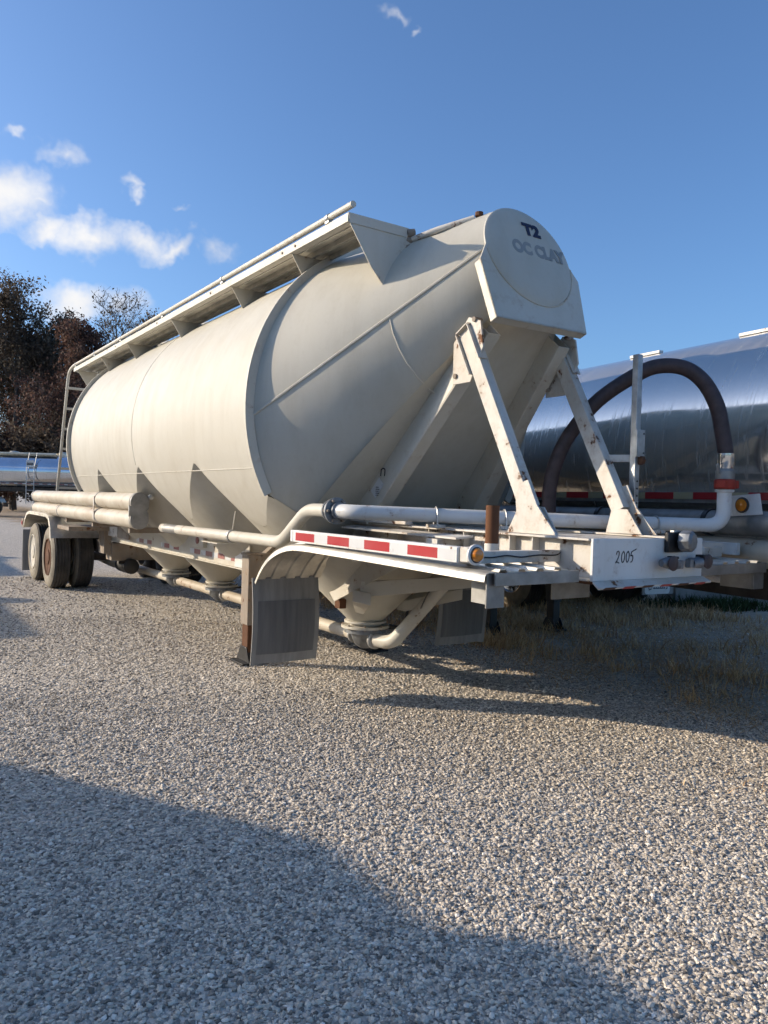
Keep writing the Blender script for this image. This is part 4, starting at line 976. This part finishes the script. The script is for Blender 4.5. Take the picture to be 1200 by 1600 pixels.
# ------------------------------------------------------------------ liquid tankers parked around
def tanker(label, loc, rz, L=12.4, R=.95, zc=1.91, mat='polished_tank', yleg=5.2, lx=.445, tape=None, tape_z=1.56, fine=True, tail_cone=False, ladder=None, flap_badge=False, walk=True, group=None, name='tanker_trailer'):
    t = empty(name, loc, rz); tag(t, label, 'trailer', group)
    n = 96 if fine else 40
    if tail_cone: prof = [(.001,.25),(.5*R,.27),(.85*R,.36),(R,.55),(R,L-1.95),(.985*R,L-1.85),(.30,L-.42),(.20,L-.34),(.001,L-.32)]
    else: prof = [(.001,.25),(.4*R,.26),(.7*R,.31),(.9*R,.41),(.98*R,.52),(R,.62)] + [(R, .62+(L-1.5)*k/8) for k in range(1,8)] + [(R,L-.88),(.98*R,L-.78),(.9*R,L-.67),(.7*R,L-.57),(.001,L-.50)]
    sh_ = MB().lathe(prof, (0,0,zc), (0,1,0), n).build('tank_shell', mat, t, ang=30)
    for y in (.62, L*.34, L*.64, L-.9) if not tail_cone else (.6, L-1.95):
        MB().lathe([(R+.001,-.035),(R+.006,-.033),(R+.006,.033),(R+.001,.035)], (0,y,zc), (0,1,0), n, closed=True).build('tank_band', 'polished_far', sh_)
    w0, w1 = (L*.30, L*.72) if not tail_cone else (L*.25, L-2.45)
    wk = MB().box(-.24,.24,w0,w1,zc+R+.005,zc+R+.03); wk.box(-.26,-.24,w0,w1,zc+R-.05,zc+R+(.12 if tail_cone and walk else .035)); wk.box(.24,.26,w0,w1,zc+R-.05,zc+R+(.12 if tail_cone and walk else .035))
    if walk: wk.build('walkway', 'aluminium', t)
    for y in (L*.4,L*.62) if walk else (L*.62,): MB().lathe([(.24,0),(.24,.16),(.26,.17),(.2,.22),(.001,.24)], (0,y,zc+R-.02), n=20).build('hatch', 'aluminium', t)
    zb = zc-R
    for sx in (-1,1):
        MB().box(*sorted((sx*.40,sx*.48)),.35,L-.2,zb-.14,zb+.10).build('frame_rail', 'under_dark', t, .004)
        lg = landing_leg(t, sx, x=lx, y=yleg, top=zb-.10, mat='black_paint')
    MB().box(-.5,.5,.4,1.6,zb-.10,zb-.02).build('coupler_plate', 'under_dark', t)
    MB().box(-.48,.48,yleg-.15,yleg+.15,zb-.20,zb-.141).build('cross_member', 'under_dark', t)
    if tape:
        hx = math.sqrt(max(R*R-(tape_z-zc)**2, .01))+.012
        for sx in (-1,1):
            y = .9; k = 0
            while y < L-1.6:
                w = .28 if k % 2 == 0 else .18
                MB().box(*sorted((sx*hx,sx*(hx-.006))), y, y+w, tape_z-.025, tape_z+.025).build('reflector', tape[k % 2], sh_)
                y += w; k += 1
            MB().box(*sorted((sx*(hx-.007),sx*(hx-.05))), .8, L-1.4, tape_z-.05, tape_z+.05).build('side_rail', 'aluminium_dull', t)
    for k, y in enumerate((L-3.05, L-1.80)):
        MB().tube([(-1.0,y,.49),(1.0,y,.49)], .065, 12).build('axle', 'under_dark', t)
        for sx in (-1,1):
            wheel(t, sx*1.06, y, sx, z=.49, sc=1.042, rim='rimc'); 
            if fine: wheel(t, sx*.72, y, sx, z=.49, sc=1.042, rim='rim', detail=False)
    for sx in (-1,1):
        rows = [[(sx*1.24,y,z-.03),(sx*1.23,y,z),(sx*.9,y,z+.006),(sx*.58,y,z+.004)] for y,z in ((L-3.70,.75),(L-3.60,.95),(L-3.4,1.06),(L-3.1,1.09),(L-1.75,1.09),(L-1.45,1.06),(L-1.25,.95),(L-1.16,.75))]
        MB().sheet(rows, .005).build('rear_fender', 'aluminium', t, ang=25)
        fl = MB().box(*sorted((sx*1.14,sx*.52)),L-.98,L-.965,.22,.85).build('mud_flap', 'flap_rubber', t)
        if flap_badge:
            x0 = sx*.81
            pts = []
            for cx, cz, a0 in ((.20,.335,0),(-.20,.335,90),(-.20,.275,180),(.20,.275,270)):
                for q in range(5):
                    a = radians(a0+90*q/4); pts.append((x0+cx+.05*cos(a), L-.964, cz+.05*sin(a)))
            MB().prism(pts, (0,.004,0)).build('flap_badge', 'white_clean', fl)
            zz = .30; ln = [[(-.17,.05),(-.17,0),(-.12,0)]]
            for q in range(6): ln.append([(-.08+.04*q,0),(-.08+.04*q+.012,.02),(-.08+.04*q+.024,0)])
            ln.append([(.17,0),(.19,.0),(.19,.045)])
            strokes('badge_lettering', ln, 'navy', fl, (x0, L-.9595, zz), (-1,0,0), (0,0,1), .012)
    MB().box(-1.15,1.15,L-.35,L-.25,.55,.70).build('rear_bumper', 'under_dark', t, .006)
    MB().box(-.05,.05,L-.35,L-.25,.701,zb-.145).build('bumper_post', 'under_dark', t)
    if ladder:
        x = -R-.10
        ld = empty('ladder', (0,0,0), 0, t)
        for y in (ladder, ladder+.42): MB().tube([(x,y,.75),(x,y,zc+.2),(-R*.75,y,zc+R+.10)], .022, 8).build('ladder_rail', 'galvanised', ld)
        for k in range(8):
            z = .85+.32*k; xx = x if z < zc+.2 else x+(z-zc-.2)*(R*.35)/(R-.1)
            MB().tube([(xx,ladder,z),(xx,ladder+.42,z)], .015, 8).build('rung', 'galvanised', ld)
        sg = MB().box(x-.03,x-.02,ladder-.01,ladder+.43,zc+.24,zc+.62).build('ladder_sign', 'reflect_white', t)
        strokes('sign_lettering', [[(.03+.06*q,.12),(.05+.06*q,.25),(.07+.06*q,.12),(.05+.06*q,.17),(.06+.06*q,.27)] for q in range(6)], 'marker_black', sg, (x-.031, ladder+.42, zc+.24), (0,-1,0), (0,0,1), .02)
        MB().box(-.5,-.2,ladder-.9,ladder+2.4,zc+R+.03,zc+R+.12).build('walkway', 'aluminium', t)
    return t
TH2 = radians(27.5)
A2 = Vector((-sin(TH2), cos(TH2), 0)); B2 = Vector((cos(TH2), sin(TH2), 0))
legc = ORG + AX*3.8 + BX*2.8
N1 = tanker('polished silver tanker trailer parked beside the cream trailer, behind its dark hose', legc - A2*5.2, TH2, walk=False, tape=('reflect_red','reflect_cream'))
for y0,y1 in ((1.2,2.25),(3.05,3.40)): MB().box(-.27,-.22,y0,y1,2.825,2.852).build('walkway_edge', 'white_clean', N1, .004)
# fittings low on its near front side
nt_ = MB().tube([(-1.0,.2,1.385),(-1.0,4.6,1.36)], .085, 24).build('hose_tube', 'aluminium_dull', N1)
MB().tube([(-1.0,.2,1.20),(-1.0,4.6,1.175)], .085, 24).build('hose_tube', 'tube_worn', N1)
for y in (1.85,2.9): MB().lathe([(.086,-.02),(.094,-.018),(.094,.018),(.086,.02)], (-1.0,y,1.376), (0,1,0), 24, closed=True).build('tube_strap', 'black_plastic', nt_)
mp = MB().prism([(-1.09,1.385,1.44),(-1.09,1.645,1.42),(-1.09,1.665,1.555),(-1.09,1.41,1.575)], (.008,0,0)).build('marker_plate', 'white_clean', N1, .003)
MB().lathe([(.050,0),(.052,.008),(.046,.014)], (-1.091,1.53,1.498), (-1,0,0), 24).build('marker_rim', 'black_plastic', mp)
MB().lathe([(.040,0),(.040,.012),(.02,.020),(.001,.021)], (-1.097,1.53,1.498), (-1,0,0), 24).build('marker_lens', 'amber_lens', mp)
rows = [[(-1.16,y,z-.02),(-1.15,y,z),(-.9,y,z+.004),(-.6,y,z)] for y,z in ((-.6,1.16),(0,1.17),(.35,1.17),(.55,1.15),(.7,1.09),(.82,.99))]
MB().sheet(rows, .005).build('front_fender', 'aluminium_dull', N1, ang=30)
MB().box(-1.12,-.62,.82,.835,.38,.99).build('mud_flap', 'flap_rubber', N1)
MB().tube([(-.95,1.7,.985),(-.95,2.6,.985)], .030, 14).build('drain_pipe', 'white_clean', N1)
bl = MB().tube([(-.90,4.6,1.50),(-.88,4.75,1.56)], .02, 10).build('valve_grip', 'blue_plastic', N1)
MB().tube([(-.9,4.2,1.34),(-.9,4.75,1.55)], .014, 8).build('valve_rod', 'galvanised', N1)
fc = Vector((3.26,10.74,0)); L3 = 12.4
N2 = tanker('tanker trailer behind the polished one, white badges on its black mud flaps', fc + A2*(L3-.97), TH2+pi, R=.88, zc=1.80, flap_badge=True, fine=True)
FT = tanker('polished tanker trailer with ladder and sign, far left under the trees', ground_at(60,43) + Vector((6.3,0,0)), pi/2, R=.95, zc=2.50, mat='polished_far', tape=('reflect_red_faded','reflect_white'), tape_z=1.86, ladder=6.1)
# two more of the row to the left of the camera: their long shadows lie across the yard
def row_at(s, l): return ORG + AX*s + BX*l
LEN = 12.0
tanker('tanker trailer left of the camera casting the round foreground shadow', row_at(5.40-(LEN-1.9), -8.30), THETA, L=LEN, R=.92, zc=2.0, tail_cone=True, fine=False)
tanker('short tanker trailer in the left row casting the small shadow tip ahead of the wheels', row_at(14.7-(6.0-1.9), -8.45), THETA, L=6.0, R=.92, zc=2.0, yleg=1.6, tail_cone=True, fine=False, walk=False)
tanker('tanker trailer far along the left row casting the shadows behind the wheels', row_at(16.7, -7.6), THETA, L=LEN, R=.92, zc=2.0, fine=False)

# ------------------------------------------------------------------ concrete block and weeds at the right
cb = MB().box(-.9,.9,-.3,.3,0,.85)
cbo = cb.build('concrete_block', 'concrete', None, .03); cbo.location = (5.35,12.2,0); cbo.rotation_euler = (0,0,.12)
tag(cbo, 'weathered grey concrete block on the ground right behind the trailers', 'block')

def blades(name, label, cat, mat, spots, hmin, hmax, lean=.35, wd=.0045):
    V, F = [], []
    for x, y in spots:
        h = hmin+(hmax-hmin)*random.random()**1.5; a = random.random()*6.283; b = random.random()*6.283; l = lean*h*random.random()*1.6
        w = wd*(.6+.8*random.random()); dx, dy = cos(a)*w, sin(a)*w; lx_, ly_ = cos(b)*l, sin(b)*l; n = len(V)
        V += [(x-dx,y-dy,0),(x+dx,y+dy,0),(x-dx*.7+lx_*.35,y-dy*.7+ly_*.35,h*.55),(x+dx*.7+lx_*.35,y+dy*.7+ly_*.35,h*.55),(x+lx_,y+ly_,h)]
        F += [(n,n+1,n+3,n+2),(n+2,n+3,n+4)]
    me = bpy.data.meshes.new(name); me.from_pydata(V, [], F); me.materials.append(MATS[mat]); me.update()
    o = bpy.data.objects.new(name, me); col.objects.link(o); return tag(o, label, cat, kind='stuff')
def clumps(n_cl, per, smin, smax, lmin, lmax, sig):
    out = []
    for _ in range(n_cl):
        s = smin+(smax-smin)*random.random(); l = lmin+(lmax-lmin)*random.random(); c = row_at(s, l); k = int(per*(.3+1.2*random.random())); sg = sig*(.5+random.random())
        for _ in range(k): out.append((c.x+random.gauss(0,sg), c.y+random.gauss(0,sg)))
    return out
blades('dry_grass', 'dry tan grass under and between the trailers at right', 'grass', 'dry_grass',
       clumps(260,70,3.0,7.5,1.7,6.5,.15)+clumps(46,40,.6,3.0,1.7,5.5,.11)+clumps(18,18,-1.0,3.0,1.4,4.2,.09)+clumps(60,60,7.5,13,1.4,6,.2), .03, .17, .7)
blades('dry_grass_mat', 'low flattened dead grass on the dirt at right', 'grass', 'dry_grass',
       clumps(520,60,-2.2,5.0,1.2,6.0,.20)+clumps(30,40,-2.0,-.2,.3,1.6,.16), .008, .045, 2.2, .0035)
wb = []
for _ in range(60):
    cx, cy = 4.9+random.gauss(0,.5), 11.45+random.gauss(0,.18)
    wb += [(cx+random.gauss(0,.07), cy+random.gauss(0,.07)) for _ in range(30)]
blades('green_weeds', 'low green weeds at the foot of the concrete block', 'weeds', 'green_weed', wb, .05, .22, .6, .010)

# ------------------------------------------------------------------ trees behind the far tanker
def tree(name, label, loc, H, spread, leaf, seed, n_leaf, base=.18, leaf_size=.118, clear=0.0, group='trees at the back of the yard'):
    r = random.Random(seed); root = empty(name, loc); tag(root, label, 'tree', group)
    B = MB(); tips = []
    def limb(p, d, ln, rad, lvl):
        pts = [p]; rr = [rad]; k = 6 if lvl < 2 else 4; q = p.copy(); dd = d.copy()
        for i in range(k):
            dd = (dd + Vector((r.gauss(0,.16), r.gauss(0,.16), r.gauss(.07,.10)))).normalized()
            q = q + dd*(ln/k); pts.append(q.copy()); rr.append(max(.012, rad*(1-.82*(i+1)/k)))
            if lvl < 3 and i >= 1:
                for _ in range(2 if lvl < 2 else 1 + (r.random() < .5)):
                    a = r.random()*6.283; side = Vector((cos(a), sin(a), .15+.5*r.random())).normalized()
                    limb(q, (dd*.55 + side*.75).normalized(), ln*(.42+.2*r.random()), rr[-1]*.62, lvl+1)
            if lvl >= 2: tips.append((q.copy(), lvl))
        B.tube(pts, rr, 6 if lvl < 2 else 3, caps=False)
    tp = [Vector((0,0,0))]; tr_ = [H*.020]; q = Vector((0,0,0)); nseg = 9
    for i in range(nseg):
        q = q + Vector((r.gauss(0,.10), r.gauss(0,.10), H*.92/nseg)); tp.append(q.copy()); tr_.append(max(.03, H*.020*(1-(i+1)/nseg*.9)))
        f = (i+1)/nseg
        if f > base:
            for _ in range(2 + (f > .35) + (f > .6)):
                a = r.random()*6.283; el = .15 + .75*f*r.random() + .25*f
                ln = spread*(1.15-.62*f**1.6)*(.7+.5*r.random())*(1 if f > .3 else .7)
                limb(q, Vector((cos(a)*cos(el), sin(a)*cos(el), sin(el))), ln, tr_[-1]*.55, 1)
    B.tube(tp, tr_, 9, caps=False)
    B.build('trunk', 'bark', root, ang=60)
    R_ = np.random.default_rng(seed)
    C = np.array([tuple(t[0]) for t in tips]); 
    pick = R_.integers(0, len(C), n_leaf); P = C[pick] + R_.normal(0, .30, (n_leaf,3)) * np.array([1,1,.8])
    clump = R_.random(len(C)) > clear; P = P[clump[pick]]
    P = P[P[:,2] > .6]
    n = len(P); s = leaf_size*(.55+.8*R_.random(n))[:,None]
    u = R_.normal(0,1,(n,3)); u /= np.linalg.norm(u,axis=1)[:,None]; w = R_.normal(0,1,(n,3)); w -= (w*u).sum(1)[:,None]*u; w /= np.linalg.norm(w,axis=1)[:,None]
    V = np.stack([P-u*s, P+w*s*.55, P+u*s, P-w*s*.55], 1).reshape(-1,3)
    me = bpy.data.meshes.new('crown'); me.vertices.add(4*n); me.vertices.foreach_set('co', V.astype(np.float32).ravel())
    me.loops.add(4*n); me.loops.foreach_set('vertex_index', np.arange(4*n, dtype=np.int32)); me.polygons.add(n)
    me.polygons.foreach_set('loop_start', np.arange(0,4*n,4,dtype=np.int32)); me.polygons.foreach_set('loop_total', np.full(n,4,dtype=np.int32))
    me.update(calc_edges=True); me.materials.append(MATS[leaf])
    o = bpy.data.objects.new('crown', me); col.objects.link(o); o.parent = root
    return root
TREES = [(-60,60,14.6,5.0,'leaf_olive',14000,.2,'dark full tree partly cut off by the left edge of the picture'),
         (20,58,15.2,4.0,'leaf_brown',12500,.3,'tallest dark oak rising at the left edge behind the far tanker'),
         (78,60,14.2,3.5,'leaf_olive',7500,.4,'open crowned oak second from the left edge'),
         (112,55,12.3,3.6,'leaf_maroon',11000,.2,'dense maroon tree between the oaks and the trailer ladder'),
         (172,64,17.2,3.2,'leaf_olive',1800,.6,'nearly bare twiggy tree below the low white cloud'),
         (222,62,15.6,3.0,'leaf_brown',2800,.5,'thinly leaved tree behind the trailer catwalk'),
         (58,66,13.0,4.2,'leaf_maroon',9000,.25,'reddish tree filling the gap behind the two left oaks'),
         (8,68,13.6,4.6,'leaf_maroon',9000,.3,'deep red tree behind the tallest oak at the left edge'),
         (150,68,11.5,4.0,'leaf_olive',12000,.2,'low dark tree behind the trailer ladder'),
         (260,66,13.0,4.0,'leaf_brown',11000,.2,'brown tree glimpsed through the gap under the trailer catwalk')]
for i,(px,d,H,sp,lf,nl,clr,lb) in enumerate(TREES):
    tree('oak_tree' if lf != 'leaf_maroon' else 'maple_tree', lb, ground_at(px,d), H, sp, lf, 100+i, int(nl*1.6), clear=clr, base=.12 if nl > 5000 else .25)
# brush along the foot of the wood
for i,(px,d,h,lf,lb) in enumerate(((-40,54,4.6,'leaf_brown','brown bush at the left edge behind the far tanker'),(20,55,4.2,'leaf_maroon','red brown bush behind the left half of the far tanker'),
                         (75,54,4.8,'leaf_brown','brown bush behind the ladder sign of the far tanker'),(125,56,4.4,'leaf_olive','dark bush behind the bulk trailer ladder'))):
    tree('bush', lb, ground_at(px,d), h, 2.6, lf, 300+i, 9000, base=.05, leaf_size=.13, group='bushes below the trees')['category'] = 'bush'
